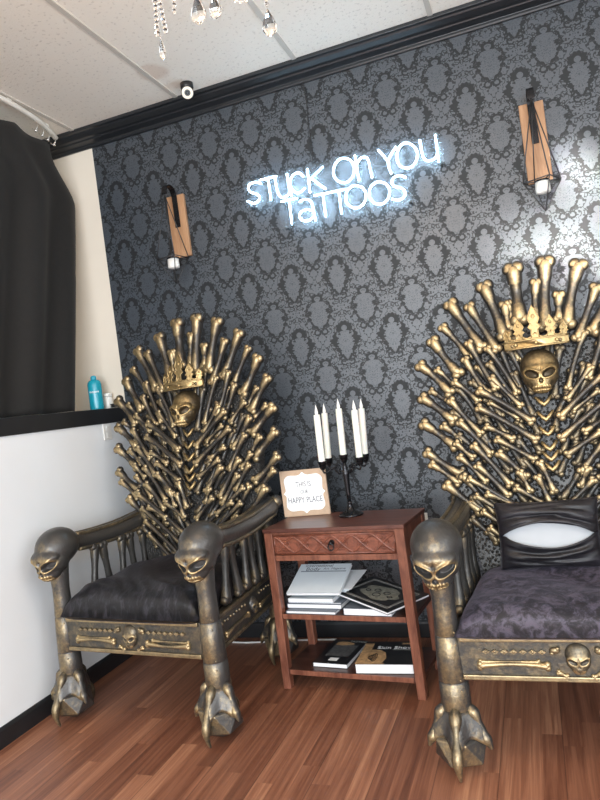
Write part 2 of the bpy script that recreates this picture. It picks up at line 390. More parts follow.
# black cornice on the wallpapered wall
cr=MB(); cp=[(0,2.966),(.012,2.966),(.016,2.974),(.016,2.986),(.026,2.990),(.050,2.997),(.054,3.004),(.070,3.008),(.092,3.022),(.097,3.030),(.112,3.033),(.114,ZC),(0,ZC)]
cr.prism(cp,lambda a,b,d:(d,-a,b),-.36,4.55); struct(cr.build('trim_2',M['black_gloss'],bevel=.0015))
# T-bars of the suspended ceiling
g=MB()
for x in (-.045,.655,1.357,2.057,2.757,3.457,4.157): g.bx(x-.012,x+.012,-6.4,-.115,ZC-.006,ZC+.002)
for y in (-1.55,-2.95,-4.35,-5.75): g.bx(-.35,4.5,y-.012,y+.012,ZC-.0055,ZC+.002)
struct(g.build('trim_3',M['tbar']))
# the two daylight sides of the shop, behind and to the right of the photographer
f=MB(); f.bx(-.5,.55,-6.6,-6.5,0,ZC); f.bx(4.45,4.6,-6.6,-6.5,0,ZC); f.bx(.55,4.45,-6.6,-6.5,0,.45); f.bx(.55,4.45,-6.6,-6.5,2.65,ZC)
struct(f.build('wall_front',M['white_wall']))
f=MB(); f.bx(4.6,4.7,-6.6,-4.6,0,ZC); f.bx(4.6,4.7,-1.8,.1,0,ZC); f.bx(4.6,4.7,-4.6,-1.8,0,.75); f.bx(4.6,4.7,-4.6,-1.8,2.65,ZC)
struct(f.build('wall_right',M['white_wall']))

# ---------------------------------------------------------------- bones, skulls, thrones
def bone(mb,p0,p1,s,side,n=10,bow=0.0,kn=1.5,mi=0):
    """a long bone: waisted shaft and a pair of condyles at both ends"""
    n0=len(mb.v); p0=Vector(p0); p1=Vector(p1); ax=p1-p0; L=ax.length; ax.normalize(); side=Vector(side); side=(side-ax*side.dot(ax)).normalized(); b=ax.cross(side); k=s*kn
    pr=[(-.55*k,.02*k),(-.42*k,.55*k),(-.1*k,.85*k),(.5*k,.82*k),(1.5*k,1.02*s),(.32*L,.80*s),(.5*L,.74*s),(.68*L,.80*s),(L-1.5*k,.98*s),(L-.5*k,.78*k),(L+.1*k,.80*k),(L+.42*k,.5*k),(L+.55*k,.02*k)]
    last=-9; pr2=[]
    for d,r in pr:
        if d>last: pr2.append((d,r)); last=d
    rings=[]
    for d,r in pr2:
        t=min(1,max(0,d/L)); c=p0+ax*d+side*(bow*L*4*t*(1-t))
        rings.append([c+(side*math.cos(2*PI*j/n)+b*math.sin(2*PI*j/n))*r for j in range(n)])
    mb.ring_mesh(rings,True,True,mi)
    for e,dr in ((p0,-1),(p1,1)):
        for q in (-1,1): mb.ball(e+side*(q*.40*k)+ax*(dr*.14*k),(.74*k,.74*k,.74*k),10,7,mi)
    for i in range(n0,len(mb.v)):
        v=Vector(mb.v[i]); d=min((v-p0).length,(v-p1).length); mb.att[i]=.42*math.exp(-(d/(2.6*k))**2)
    return mb
def sm01(x,a,b):
    t=min(1,max(0,(x-a)/(b-a))); return t*t*(3-2*t)
def skull_mesh(mb,c,sc,nu=96,nv=72,flat=1.0,ez0=-.06):
    """angry skull without a lower jaw, face towards -y; heights in head widths"""
    ell=[((0,.12,.17),(.50,.60,.48)),((0,-.14,-.12),(.45,.42,.36)),((0,-.27,-.34),(.285,.29,.25)),((0,-.33,.05),(.42,.25,.17))]
    def rad(d):
        acc=0
        for cc,rr in ell:
            e=[d[i]/rr[i] for i in range(3)]; o=[-cc[i]/rr[i] for i in range(3)]
            A=sum(x*x for x in e); B=sum(x*y for x,y in zip(e,o)); Cc=sum(x*x for x in o)-1; D=B*B-A*Cc
            if D>0:
                t=(-B+math.sqrt(D))/A
                if t>0: acc+=t**14
        return acc**(1/14) if acc>0 else .25
    vs=[];at=[]
    def pt(th,ph):
        # pole along y so that the front of the face is finely meshed; th from the face centre
        d=(math.sin(th)*math.cos(ph),-math.cos(th),math.sin(th)*math.sin(ph))
        r=rad(d); x,y,z=[r*q for q in d]; gl=0.0
        if y<.05:
            ax=abs(x)
            # eye socket, inner corner lower
            ex,ez=ax-.215,z-ez0; ca,sa=math.cos(.46),math.sin(.46); a=(ex*ca+ez*sa)/.185; b=(-ex*sa+ez*ca)/.102
            q=math.sqrt(a*a+b*b); dep=1-sm01(q,.72,1.02); rim=math.exp(-((q-1.16)/.17)**2)
            br=math.exp(-((b-1.15)/.40)**2)*math.exp(-(a/1.15)**4)
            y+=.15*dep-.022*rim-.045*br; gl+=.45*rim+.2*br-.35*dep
            # nasal opening
            nx,nz=ax/.062,(z-ez0+.185)/.080; q=math.sqrt(nx*nx+nz*nz)+(.5*nz if nz>0 else 0); nd=1-sm01(q,.6,1.05)
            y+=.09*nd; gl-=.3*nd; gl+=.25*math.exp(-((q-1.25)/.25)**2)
            # cheek hollow
            y+=.05*math.exp(-(((ax-.30)/.09)**2+((z+.36)/.10)**2))
            # frown line between the brows
            y+=.03*math.exp(-((x/.025)**2+((z-ez0-.10)/.08)**2))
            # teeth: two rows
            if ax<.24 and -.60<z<-.375+.06*min(0,ez0+.06)*10*.1:
                w=sm01(.24-ax,0,.04)*sm01(z+.585,0,.02)*sm01(-.375-z,0,.03)
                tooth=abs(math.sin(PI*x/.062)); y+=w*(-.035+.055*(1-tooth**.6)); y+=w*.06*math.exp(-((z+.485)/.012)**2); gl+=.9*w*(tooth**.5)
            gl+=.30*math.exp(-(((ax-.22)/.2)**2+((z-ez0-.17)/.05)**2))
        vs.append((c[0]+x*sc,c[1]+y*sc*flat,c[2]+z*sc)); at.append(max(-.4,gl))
    pt(0,0)
    for i in range(1,nv):
        t=PI*(i/nv)**1.15
        for j in range(nu): pt(t,2*PI*j/nu)
    pt(PI,0); L=len(vs)-1; fs=[]
    for j in range(nu):
        k=(j+1)%nu; fs.append((0,1+k,1+j)); fs.append((L,L-nu+j,L-nu+k))
        for i in range(nv-2): fs.append((1+i*nu+j,1+i*nu+k,1+(i+1)*nu+k,1+(i+1)*nu+j))
    return mb.add(vs,fs,0,True,at)

BONES=[(-0.052, 1.743, -0.049, 1.532, 0.026, 0), (0.074, 1.748, 0.042, 1.487, 0.0245, 0), (0.197, 1.712, 0.129, 1.487, 0.0229, 0), (-0.173, 1.691, -0.119, 1.477, 0.0229, 0), (-0.32, 1.641, -0.217, 1.44, 0.0214, 0), (-0.242, 1.616, -0.155, 1.422, 0.0168, 1), (-0.363, 1.547, -0.272, 1.403, 0.0153, 0), (-0.411, 1.493, -0.323, 1.343, 0.0199, 0), (-0.475, 1.395, -0.368, 1.266, 0.0184, 0), (-0.407, 1.367, -0.337, 1.277, 0.0122, 0), (-0.48, 1.254, -0.366, 1.146, 0.0184, 0), (-0.487, 1.142, -0.371, 1.039, 0.0184, 0), (-0.485, 1.02, -0.362, 0.921, 0.0168, 0), (-0.472, 0.968, -0.374, 0.883, 0.0138, 0), (-0.418, 0.876, -0.301, 0.763, 0.0168, 0), (-0.442, 1.28, -0.366, 1.221, 0.0122, 0), (0.03, 1.671, 0.012, 1.522, 0.0168, 0), (0.11, 1.603, 0.098, 1.511, 0.0168, 0), (-0.09, 1.604, -0.078, 1.53, 0.0138, 0), (-0.262, 1.461, -0.178, 1.261, 0.0138, 1), (-0.284, 1.394, -0.215, 1.247, 0.0138, 1), (-0.19, 1.427, -0.098, 1.232, 0.0122, 1), (-0.187, 1.302, -0.091, 1.177, 0.0122, 1), (-0.338, 1.305, -0.254, 1.215, 0.0122, 1), (-0.239, 1.255, -0.057, 1.111, 0.0138, 2), (-0.25, 1.187, -0.049, 1.035, 0.0138, 2), (-0.361, 1.229, -0.259, 1.082, 0.0138, 1), (-0.335, 1.134, -0.23, 0.994, 0.0138, 1), (-0.228, 1.106, -0.136, 1.047, 0.0122, 2), (-0.289, 1.031, -0.169, 0.864, 0.0138, 1), (-0.359, 1.049, -0.301, 0.986, 0.0122, 1), (-0.351, 0.99, -0.263, 0.883, 0.0122, 1), (-0.284, 0.949, -0.181, 0.821, 0.0138, 1), (-0.192, 0.993, -0.104, 0.894, 0.0138, 2), (-0.193, 1.05, -0.063, 0.957, 0.0122, 2), (-0.122, 0.911, -0.095, 0.836, 0.0122, 2), (-0.345, 0.911, -0.243, 0.755, 0.0138, 1), (-0.255, 0.834, -0.157, 0.779, 0.0122, 2), (-0.142, 0.851, -0.037, 0.775, 0.0122, 2), (-0.406, 1.125, -0.343, 1.055, 0.0138, 0), (-0.044, 0.945, -0.007, 0.832, 0.0122, 3), (-0.058, 0.89, -0.025, 0.786, 0.0122, 3), (-0.206, 1.202, -0.104, 1.126, 0.0107, 1), (-0.104, 1.482, -0.076, 1.367, 0.0122, 0)]
def bp(u,z,off=0): return Vector((u,.16+.148*(z-.45)-off,z))

def claw_foot(parent,x,y,s=1.0):
    """bird claw gripping a faceted ball"""
    b=MB(); o=Vector((x,y,0))
    rnd=random.Random(5); ico=bmesh.new(); bmesh.ops.create_icosphere(ico,subdivisions=2,radius=1)
    pts=[v.co.copy() for v in ico.verts]; fcs=[tuple(v.index for v in f.verts) for f in ico.faces]; ico.free()
    bmx=bmesh.new(); bmesh.ops.create_icosphere(bmx,subdivisions=1,radius=.098*s); bmesh.ops.dual if False else None
    vv=[(x+v.co.x*1.02,y-.012+v.co.y*.98,max(0.0,.080*s+v.co.z*.84)) for v in bmx.verts]; ff=[tuple(v.index for v in f.verts) for f in bmx.faces]; bmx.free()
    b.add(vv,ff,0,False); b.build('ball',M['bronze'],parent,bevel=.003)
    w=MB(); n=48; rings=[]
    ang=[-PI/2,-PI/2+1.32,-PI/2-1.32,PI/2]
    for k in range(8):
        t=k/7; rg=[]
        for j in range(n):
            a=2*PI*j/n; d=min(abs((a-q+PI)%(2*PI)-PI) for q in ang); web=math.exp(-(d/.34)**2)
            r=.048+(.020+.038*web)*t**.85+.010*math.sin(PI*t)*web; z=.205-(.078+.034*web)*t
            rg.append((x+math.cos(a)*r,y-.010*t+math.sin(a)*r,z))
        rings.append(rg)
    w.ring_mesh(rings,True,False); ob=w.build('claw_web',M['bronze'],parent)
    so=ob.modifiers.new('thick','SOLIDIFY'); so.thickness=.008; so.offset=-1
    for qi,q in enumerate(ang):
        dx,dy=math.cos(q),math.sin(q); T=MB(); front=qi in (0,3)
        pp_=[(x+dx*.040,y+dy*.040,.212),(x+dx*.058,y-.002+dy*.058,.188),(x+dx*.072,y-.006+dy*.072,.155),(x+dx*.089,y-.010+dy*.089,.118)]
        pp_+=[(x+dx*.108,y-.010+dy*.108,.075),(x+dx*.106,y-.010+dy*.106,.038),(x+dx*.094,y-.010+dy*.094,.006)] if front else [(x+dx*.100,y-.010+dy*.100,.098),(x+dx*.106,y-.010+dy*.106,.082)]
        path=smooth_path(pp_,4); m_=len(path)
        rr=[(.013+.009*math.exp(-((i/m_-.16)/.12)**2)+.006*math.exp(-((i/m_-.60)/.10)**2))*(1-.78*max(0,(i/m_-.72)/.28)) for i in range(m_)]
        T.tube(path,rr,10); T.build('talon',M['rim'] if front else M['bronze'],parent)

def make_throne():
    root=empty('bone_throne')
    for sx in (-1,1):
        lg=MB(); x=sx*.402; y=-.345
        lg.lathe([(.046,.185),(.050,.21),(.051,.235),(.050,.296),(.0475,.2985),(.0475,.3015),(.049,.304),(.047,.38),(.0435,.452),(.041,.4545),(.041,.4575),(.0425,.46),(.039,.52),(.038,.58),(.043,.64),(.050,.70)],(x,y,0),(0,0,1),20)
        for zz,dx,dy in ((.31,.030,-.037),(.275,.030,-.04),(.43,.028,-.033),(.47,.028,-.031)): lg.ball((x+dx,y+dy,zz),.004,8,6)
        leg=lg.build('front_leg',M['bronze'],root); claw_foot(leg,x,y)
        # armrest: a tapering beam growing out of the back of the skull
        am=MB(); pth=smooth_path([(x,y+.00,.770),(x,y+.09,.762),(x*.995,y+.20,.752),(x*.97,y+.38,.752),(x*.94,.20,.768),(x*.92,.30,.780)],5)
        k=len(pth); rr=[.072-.030*sm01(i/k,0,.30)+.008*sm01(i/k,.6,1) for i in range(k)]
        am.tube(pth,rr,14,sq=1.0,up=(1,0,0))
        am.ball((x*.92+sx*.028,.325,.80),.034,12,8); am.ball((x*.92-sx*.020,.330,.80),.030,12,8)
        arm=am.build('armrest',M['bronze'],root)
        for ox,oz in ((.030,-.034),(-.030,-.034),(sx*.024,.036),(-sx*.024,.036)):
            MB().tube([Vector(p)+Vector((ox,0,oz)) for p in pth[6:]],.009,8).build('arm_bead',M['rim'],arm)
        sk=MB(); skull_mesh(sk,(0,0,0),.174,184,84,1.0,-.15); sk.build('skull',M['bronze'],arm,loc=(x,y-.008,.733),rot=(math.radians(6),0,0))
        for i,yy in enumerate((-.155,-.075,.03,.10,.185)):
            xx=sx*(.388-.05*(yy+.345)/.72); lean=(.02,-.015,.01,-.01,.0)[i]
            bm_=bone(MB(),(xx,yy-lean,.485),(xx,yy+lean,.705),.021,(0,1,0),kn=1.35)
            bm_.build('baluster_bone',M['dark_bone'],root)
        # side rail
        a0=Vector((sx*.385,-.30,.385)); a1=Vector((sx*.295,.40,.385)); d=(a1-a0); L=d.length; d.normalize(); nrm=Vector((d.y,-d.x,0))*sx; rot=Matrix((d,Vector((-d.y,d.x,0)),Vector((0,0,1)))).transposed()
        mid=(a0+a1)/2
        r=MB(); r.box(mid,(L,.036,.14),rot); rail=r.build('side_rail',M['rail'],root,bevel=.003)
        for zz,hh in ((.448,.018),(.322,.016)):
            MB().box(mid+nrm*.018+Vector((0,0,zz-.385)),(L,.016,hh),rot).build('moulding',M['rim'],rail,bevel=.004)
        for t0,t1 in ((-.42,-.10),(.10,.42)):
            bone(MB(),mid+d*L*t0+nrm*.024+Vector((0,0,-.024)),mid+d*L*t1+nrm*.024+Vector((0,0,-.020)),.0085,(0,0,1),8,.02).build('relief_bone',M['bone'] if False else M['rim'],rail)
        for q in (-1,1):
            st=MB()
            for i in range(9): st.ball(mid+d*(L*(q*(.12+.042*i)))+nrm*.020+Vector((0,0,.028+.004*(i%2))),.008,6,4)
            st.build('stud_row',M['bronze'],rail)
        s2=MB(); skull_mesh(s2,(0,0,0),.062,28,22,.6); s2.build('relief_skull',M['bronze'],rail,loc=mid+nrm*.018,rot=(0,0,math.atan2(nrm.x,-nrm.y)))
        # rear leg
        rl=MB(); x2,y2=sx*.285,.40
        rl.lathe([(.044,.185),(.048,.22),(.045,.30),(.044,.40),(.042,.46),(.038,.60),(.036,.70),(.04,.79)],(x2,y2,0),(0,0,1),16)
        leg=rl.build('rear_leg',M['bronze'],root); claw_foot(leg,x2,y2)
    # front rail with its relief
    r=MB(); r.bx(-.368,.368,-.372,-.336,.315,.455); rail=r.build('front_rail',M['rail'],root,bevel=.003)
    for z0,z1 in ((.440,.458),(.312,.330)): MB().bx(-.362,.362,-.382,-.368,z0,z1).build('moulding',M['rim'],rail,bevel=.004)
    for q in (-1,1): bone(MB(),(q*.30,-.378,.361),(q*.095,-.378,.362),.0095,(0,0,1),8,-.03*q).build('relief_bone',M['rim'],rail)
    for q in (-1,1): bone(MB(),(q*.30,-.374,.372),(q*.12,-.374,.374),.006,(0,0,1),8,0).build('relief_bone',M['rim'],rail)
    for q in (-1,1):
        st=MB()
        for i in range(7):
            xx=q*(.105+.029*i); st.prism([(-.013,0),(0,.008),(.013,0),(0,-.008)],lambda a,b,d,xx=xx:(xx+a,d,.408+b),-.380,-.370)
            st.ball((xx,-.377,.408),.006,6,4)
        st.build('stud_row',M['rim'],rail)
    for q in (-1,1):
        rs=MB(); rs.ball((q*.066,-.376,.413),(.017,.010,.012),8,6); rs.ball((q*.058,-.378,.420),(.008,.008,.007),8,6); rs.ball((q*.076,-.378,.405),(.008,.008,.006),8,6); rs.build('relief_rose',M['rim'],rail)
        bone(MB(),(q*.062,-.376,.342),(q*.040,-.376,.330),.006,(0,0,1),8).build('relief_bone',M['rim'],rail)
    s2=MB(); skull_mesh(s2,(0,0,0),.080,44,34,.55); s2.build('relief_skull',M['rim'],rail,loc=(0,-.370,.386))
    MB().bx(-.29,.29,.385,.42,.33,.455).build('rear_rail',M['bronze'],root,bevel=.003)
    MB().bx(-.345,.345,-.335,.40,.425,.440).build('seat_board',M['black_plastic'],root)
    # seat pad of crushed velvet
    cu=MB(); nx,ny=40,40; rg=[]
    def pad(a,b,top):
        hx=.375-.055*(b+1)/2; x=a*hx; y=-.395+(.30+.395-.09)*(b+1)/2
        e=(1-abs(a)**5)*(1-abs(b)**5)
        if top:
            h=.462+(.098+.012*sm01(b,-1,.4))*max(0,e)**.42 + .012*math.sin(5*a+3*b)*math.sin(4*b-1)*e -.030*math.exp(-(a*a+b*b)/.35)
            h+=.006*math.sin(38*(a*.55+b*.8)+2*math.sin(5*a))*math.exp(-((b+.72)/.22)**2)*e
            return (x,y,h)
        return (x,y,.440+.022*(1-max(0,e)**.3))
    for top in (True,False):
        vs=[pad(-1+2*i/nx,-1+2*j/ny,top) for j in range(ny+1) for i in range(nx+1)]
        fs=[(j*(nx+1)+i,j*(nx+1)+i+1,(j+1)*(nx+1)+i+1,(j+1)*(nx+1)+i) for j in range(ny) for i in range(nx)]
        cu.add(vs,fs)
    bm_=cu.build('seat_cushion',M['velvet'],root)
    w=bm_.modifiers.new('weld','WELD'); w.merge_threshold=.002
    # back: a black pebbled shell carrying the fan of bones
    bk=MB(); poly=[(-.30,.44),(-.335,.62),(-.37,.85),(-.385,1.05),(-.37,1.22),(-.30,1.38),(-.20,1.49),(-.10,1.545),(.10,1.545),(.20,1.49),(.30,1.38),(.37,1.22),(.385,1.05),(.37,.85),(.335,.62),(.30,.44)]
    bk.prism(poly,lambda a,b,d:bp(a,b,d),0.0,-.055); 
    rr_=random.Random(3)
    for row in range(13):
        for q in (-1,1):
            for kx in range(5):
                u0=q*(.035+.070*kx+rr_.uniform(-.015,.015)); z0=.48+.082*row+rr_.uniform(-.02,.02)+.05*kx
                an=.85+.045*row-.03*kx+rr_.uniform(-.15,.15); ln=rr_.uniform(.12,.20); u1=u0+q*ln*math.cos(an); z1=z0+ln*math.sin(an)
                if abs(u1)>.36 or z1>1.50-.9*max(0,abs(u1)-.12): continue
                of=rr_.uniform(.008,.020); a_=bp(u0,z0,of); b_=bp(u1,z1,of); bone(bk,a_,b_,.0155,(b_-a_).cross(Vector((0,-1,.148))),8,rr_.uniform(-.04,.04),1.4,1)
    back=bk.build('backrest',[M['pebble'],M['dark_bone']],root)
    rnd=random.Random(11)
    def add_bone(u0,z0,u1,z1,s,l,bow=0):
        s*=1.12; p=bp(u0,z0,.010+.022*l+s*.4); q=bp(u1,z1,.004+.022*l+s*.3)
        bone(MB(),p,q,s,(q-p).cross(Vector((0,-1,.148))),10,bow,1.38).build('bone',M['bone'],back)
    for u0,z0,u1,z1,s,l in BONES:
        bow=rnd.uniform(-.03,.03)
        add_bone(u0,z0,u1,z1,s,l,bow)
        if abs(u0)>.10 and z0<1.66: add_bone(-u0+rnd.uniform(-.008,.008),z0+rnd.uniform(-.012,.012),-u1,z1+rnd.uniform(-.01,.01),s,l,-bow)
    for i,zb in enumerate((.50,.565,.63,.70)):
        for q in (-1,1): add_bone(q*(.26+.02*i),zb+.20,q*.045,zb,.0115,2,0.01*q)
    # spine of chevrons
    for i,zz in enumerate((1.175,1.115,1.055,.995,.955,.915)):
        v=MB(); v.tube([bp(-.030,zz+.028,.042),bp(-.012,zz+.004,.046),bp(0,zz-.006,.048),bp(.012,zz+.004,.046),bp(.030,zz+.028,.042)],[.006,.009,.010,.009,.006],8); v.build('vertebra',M['crown'],back)
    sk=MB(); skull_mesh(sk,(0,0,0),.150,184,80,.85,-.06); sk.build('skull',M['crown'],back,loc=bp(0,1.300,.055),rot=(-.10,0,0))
    # crown: a bowed band under five pointed finials
    cw=MB()
    def cm(a,b,d): return bp(a,1.405+b,.095-a*a*2.2+d)
    def cp_(poly,d0=0,d1=.010):
        cw.prism(poly,cm,d0,d1)
    N_=16
    band=[(-.122+.244*i/N_,.0) for i in range(N_+1)]+[(.122-.244*i/N_,.034) for i in range(N_+1)]
    cp_(band,0,.012)
    for zz in (.002,.032): cw.tube([cm(-.122+.244*i/N_,zz,.010) for i in range(N_+1)],.0045,8)
    for q in (-.078,-.0,.078): cw.ball(cm(q,.017,.013),(.008,.005,.008),8,6)
    def finial(u,h,w):
        z=.034
        pl=[(-.35,0),(-.28,.28),(-.55,.36),(-.30,.46),(-.52,.60),(-.30,.78),(0,1.0),(.30,.78),(.52,.60),(.30,.46),(.55,.36),(.28,.28),(.35,0)]
        cp_([(u+a*w,z+b*h-.004) for a,b in pl],.001,.010)
        cw.ball(cm(u,z+h*.64,.010),(w*.16,.004,w*.22),8,6)
        cw.tube([cm(u+a*w,z+b*h-.004,.010) for a,b in pl],.0028,6)
    for u,h,w in ((-.108,.056,.028),(-.060,.092,.038),(0,.140,.044),(.060,.092,.038),(.108,.056,.028)): finial(u,h,w)
    # sweeping scrolls joining the finials
    for u0,u1 in ((-.106,-.060),(-.060,0),(0,.060),(.060,.106)):
        cw.tube([cm(u0+(u1-u0)*t,.036+.022*(2*t-1)**2,.006) for t in [i/8 for i in range(9)]],.005,6)
    cw.build('crown',M['crown'],back)
    for q in (-1,1):   # short posts that carry the crown off the back
        MB().tube([bp(q*.09,1.42,.09),bp(q*.09,1.42,.0)],.008,8).build('crown_post',M['bronze'],back)
    return root
M['crown']=mat_bronze('gilded_crown',(.07,.052,.03),(.50,.36,.17),.50,1.05,.30)

throne=make_throne()
throne.scale=(1,1,1.022); throne.location=(.606,-.640,0); throne.rotation_euler=(0,0,math.radians(-6.5))
tag(throne,'black and gold bone throne by the white wall, its velvet seat empty','throne','bone thrones')
t2=copy_tree(throne); t2.scale=(1,1,.988); t2.location=(2.330,-.79,0); t2.rotation_euler=(0,0,math.radians(-.5))
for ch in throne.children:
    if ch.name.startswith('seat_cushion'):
        ch.data=ch.data.copy(); ch.data.materials[0]=M['velvet_shaded']; ch.scale.z=1.40; ch.location.z=-.40*.452
tag(t2,'black and gold bone throne right of the side table, a pillow on its seat','throne','bone thrones')

# velvet pillow with its cover gaping over the white insert
pr=empty('throw_pillow',(2.318-.035,-.79+.045,.545),math.radians(-1))
tag(pr,'black velvet pillow gaping open over a white insert, on the right-hand throne','pillow')
HW,HH=.185,.128
def pil(a,b,side,k=1.0):
    e=max(0,(1-abs(a)**3.2)*(1-abs(b)**3.2)); th=.062*e**.5*k
    pin=1-.06*(1-abs(b)**2)*(abs(a)**4) 
    x=a*HW*(1-.05*(1-b*b)*abs(a)**6); z=HH+b*HH*(1-.06*(1-a*a)*abs(b)**6)
    return x,side*th,z
def lens_hi(a): return .02+.34*max(0,1-((a+.03)/.88)**2)**.9 
def lens_lo(a): return .02-.38*max(0,1-((a-.03)/.88)**2)**.8
def pillow_pt(a,b,side,fold=0): 
    x,y,z=pil(a,b,side); y-=fold
    # lean back on the throne
    return Vector((x,y,z))
cv=MB(); nx,nt_=48,14
for part in (0,1):
    vs=[]
    for j in range(nt_+1):
        t=j/nt_
        for i in range(nx+1):
            a=-1+2*i/nx
            b=(lens_hi(a)+(1-lens_hi(a))*t) if part==0 else (-1+(lens_lo(a)+1)*t)
            tt=t if part==0 else 1-t
            e=max(0,1-abs(a)**4)
            fold=e*(.010*math.exp(-(tt/.10)**2)+.012*math.sin(tt*15+2.2*a+part*1.3)*math.exp(-((tt-.35)/.3)**2)+.004*math.sin(tt*31-4*a))
            vs.append(pillow_pt(a,b,-1,fold))
    cv.add(vs,[(j*(nx+1)+i,j*(nx+1)+i+1,(j+1)*(nx+1)+i+1,(j+1)*(nx+1)+i) for j in range(nt_) for i in range(nx)])
vs=[pillow_pt(-1+2*i/nx,-1+2*j/24,1) for j in range(25) for i in range(nx+1)]
cv.add(vs,[(j*(nx+1)+i,j*(nx+1)+i+1,(j+1)*(nx+1)+i+1,(j+1)*(nx+1)+i) for j in range(24) for i in range(nx)])
co=cv.build('cover',M['pillow_velvet'],pr,rot=(-.20,0,0)); s_=co.modifiers.new('cloth','SOLIDIFY'); s_.thickness=.004
ins=MB()
for side in (-1,1):
    vs=[]
    for j in range(21):
        for i in range(33):
            x,y,z=pil((-1+2*i/32)*.93,(-1+2*j/20)*.90,side,.80); vs.append((x,y+.004,z))
    ins.add(vs,[(j*33+i,j*33+i+1,(j+1)*33+i+1,(j+1)*33+i) for j in range(20) for i in range(32)])
io=ins.build('insert',M['insert'],pr,rot=(-.20,0,0)); io['label']='white pillow insert showing through the gap'

# ---------------------------------------------------------------- side table
TA=math.radians(-6); TC=Vector((1.413,-.488,0))
def tw(x,y,z): c,s=math.cos(TA),math.sin(TA); return Vector((TC.x+c*x-s*y,TC.y+s*x+c*y,z))
tb=empty('side_table',TC,TA); tag(tb,'red brown wooden side table with a carved drawer and two open shelves','side table')
HX,HY,HT=.3325,.1675,.735
for sx in (-1,1):
    for sy in (-1,1):
        x=sx*(HX-.021); y=sy*(HY-.021); L=MB()
        L.ring_mesh([[(x+a*w+sx*d,y+b*w,z) for a,b in ((-1,-1),(1,-1),(1,1),(-1,1))] for z,w,d in ((0,.0185,.004),(.60,.021,0),(HT-.018,.021,0))],True,True,0,False)
        L.build('leg',M['table_wood'],tb,bevel=.003)
tp=MB(); tp.bx(-HX-.004,HX+.004,-HY-.004,HY+.004,HT-.018,HT); tp.build('table_top',M['table_top_wood'],tb,bevel=.004)
ap=MB(); ap.bx(-HX+.042,HX-.042,-HY+.004,-HY+.022,.588,.613); ap.bx(-HX+.042,HX-.042,-HY+.004,-HY+.022,.708,HT-.018); ap.build('front_apron',M['table_wood'],tb,bevel=.002)
for s in (-1,1): MB().bx(s*(HX-.014)-.008,s*(HX-.014)+.008,-HY+.042,HY-.042,.588,HT-.018).build('side_panel',M['table_wood'],tb,bevel=.002)
MB().bx(-HX+.042,HX-.042,HY-.024,HY-.008,.588,HT-.018).build('back_panel',M['table_wood'],tb,bevel=.002)
dr=MB(); dr.bx(-HX+.044,HX-.044,-HY+.008,-HY+.03,.615,.706)
drawer=dr.build('drawer',M['carved_wood'],tb,bevel=.002)
cv=MB(); y0=-HY+.007
def dl(pts,r=.0055): cv.tube([(p[0],y0,p[1]) for p in pts],r*1.15,6,sq=.9,up=(0,1,0))
cz=.6605
for k in range(6):          # carved lattice of overlapping leaves and waves
    cx=-.235+.094*k
    for q in (-1,1):
        dl(smooth_path([(cx-.047,cz-q*.036,0),(cx-.024,cz-q*.022,0),(cx,cz+q*.002,0),(cx+.024,cz+q*.022,0),(cx+.047,cz+q*.036,0)],4))
        dl(smooth_path([(cx-.040,cz+q*.036,0),(cx-.022,cz+q*.018,0),(cx,cz+q*.013,0),(cx+.022,cz+q*.018,0),(cx+.040,cz+q*.036,0)],4),.0035)
    dl([(cx+.024*math.cos(t),cz+.024*math.sin(t)) for t in [i*PI/6 for i in range(13)]],.003)
for q in (-1,1): dl([(-.285,cz+q*.041),(.285,cz+q*.041)],.003); dl([(q*.285,cz-.041),(q*.285,cz+.041)],.003)
cv.build('carving',M['carved_wood'],drawer)
kn=MB(); kn.lathe([(.004,0),(.013,.002),(.012,.006),(.007,.010),(.006,.016),(.009,.020),(.005,.025)],(0,-HY+.008,.667),(0,-1,0),14)
kn.tube([(.013*math.cos(t),-HY-.012+.002*math.cos(t*2),.651+.015*math.sin(t)) for t in [2*PI*i/20 for i in range(20)]],.0032,8,closed=True)
kn.build('ring_pull',M['black_iron'],drawer)
for z in (.345,.090):
    MB().bx(-HX+.006,HX-.006,-HY+.010,HY-.006,z-.020,z).build('shelf',M['shelf_wood'],tb,bevel=.002)
    MB().bx(-HX+.042,HX-.042,-HY+.004,-HY+.0105,z-.022,z-.0005).build('shelf_lip',M['table_wood'],tb,bevel=.001)

# kraft plaque
px=empty('plaque',(1.192,-.352,HT+.001),math.radians(2)); tag(px,'square kraft-brown plaque with a white scalloped label, on the side table','plaque')
MB().bx(-.118,.118,-.007,.007,0,.226).build('board',M['kraft'],px,bevel=.0015)
def scallop():
    out=[]; a,b=.098,.088
    q=[(-a,-b+.030),(-a+.006,-b+.012),(-a+.026,-b),(-.030,-b+.002),(-.012,-b-.003),(0,-b-.013),(.012,-b-.003),(.030,-b+.002),(a-.026,-b),(a-.006,-b+.012),(a,-b+.030),(a-.004,-.020),(a,-.008),(a+.008,0),(a,.008),(a-.004,.020),
       (a,b-.030),(a-.006,b-.012),(a-.026,b),(.030,b-.002),(.012,b+.003),(0,b+.013),(-.012,b+.003),(-.030,b-.002),(-a+.026,b),(-a+.006,b-.012),(-a,b-.030),(-a+.004,.020),(-a,.008),(-a-.008,0),(-a,-.008),(-a+.004,-.020)]
    return [(p.x,p.y) for p in smooth_path([(x,y,0) for x,y in q],3,True)]
lb=MB(); lb.prism(scallop(),lambda a,b,d:(a,d,.114+b),-.0085,-.0065); lab=lb.build('label',M['white_ink'],px); 
for t,z,sz in (('THIS IS',.155,.036),('OUR',.118,.026),('HAPPY PLACE',.078,.040)):
    text_mesh('lettering',t,sz,M['ink'],lab,(0,-.0090,z),(PI/2,0,0),sx=.72)
MB().box((0,.020,.07),(.05,.004,.135),Euler((.16,0,0)).to_matrix()).build('easel_strut',M['kraft'],px)

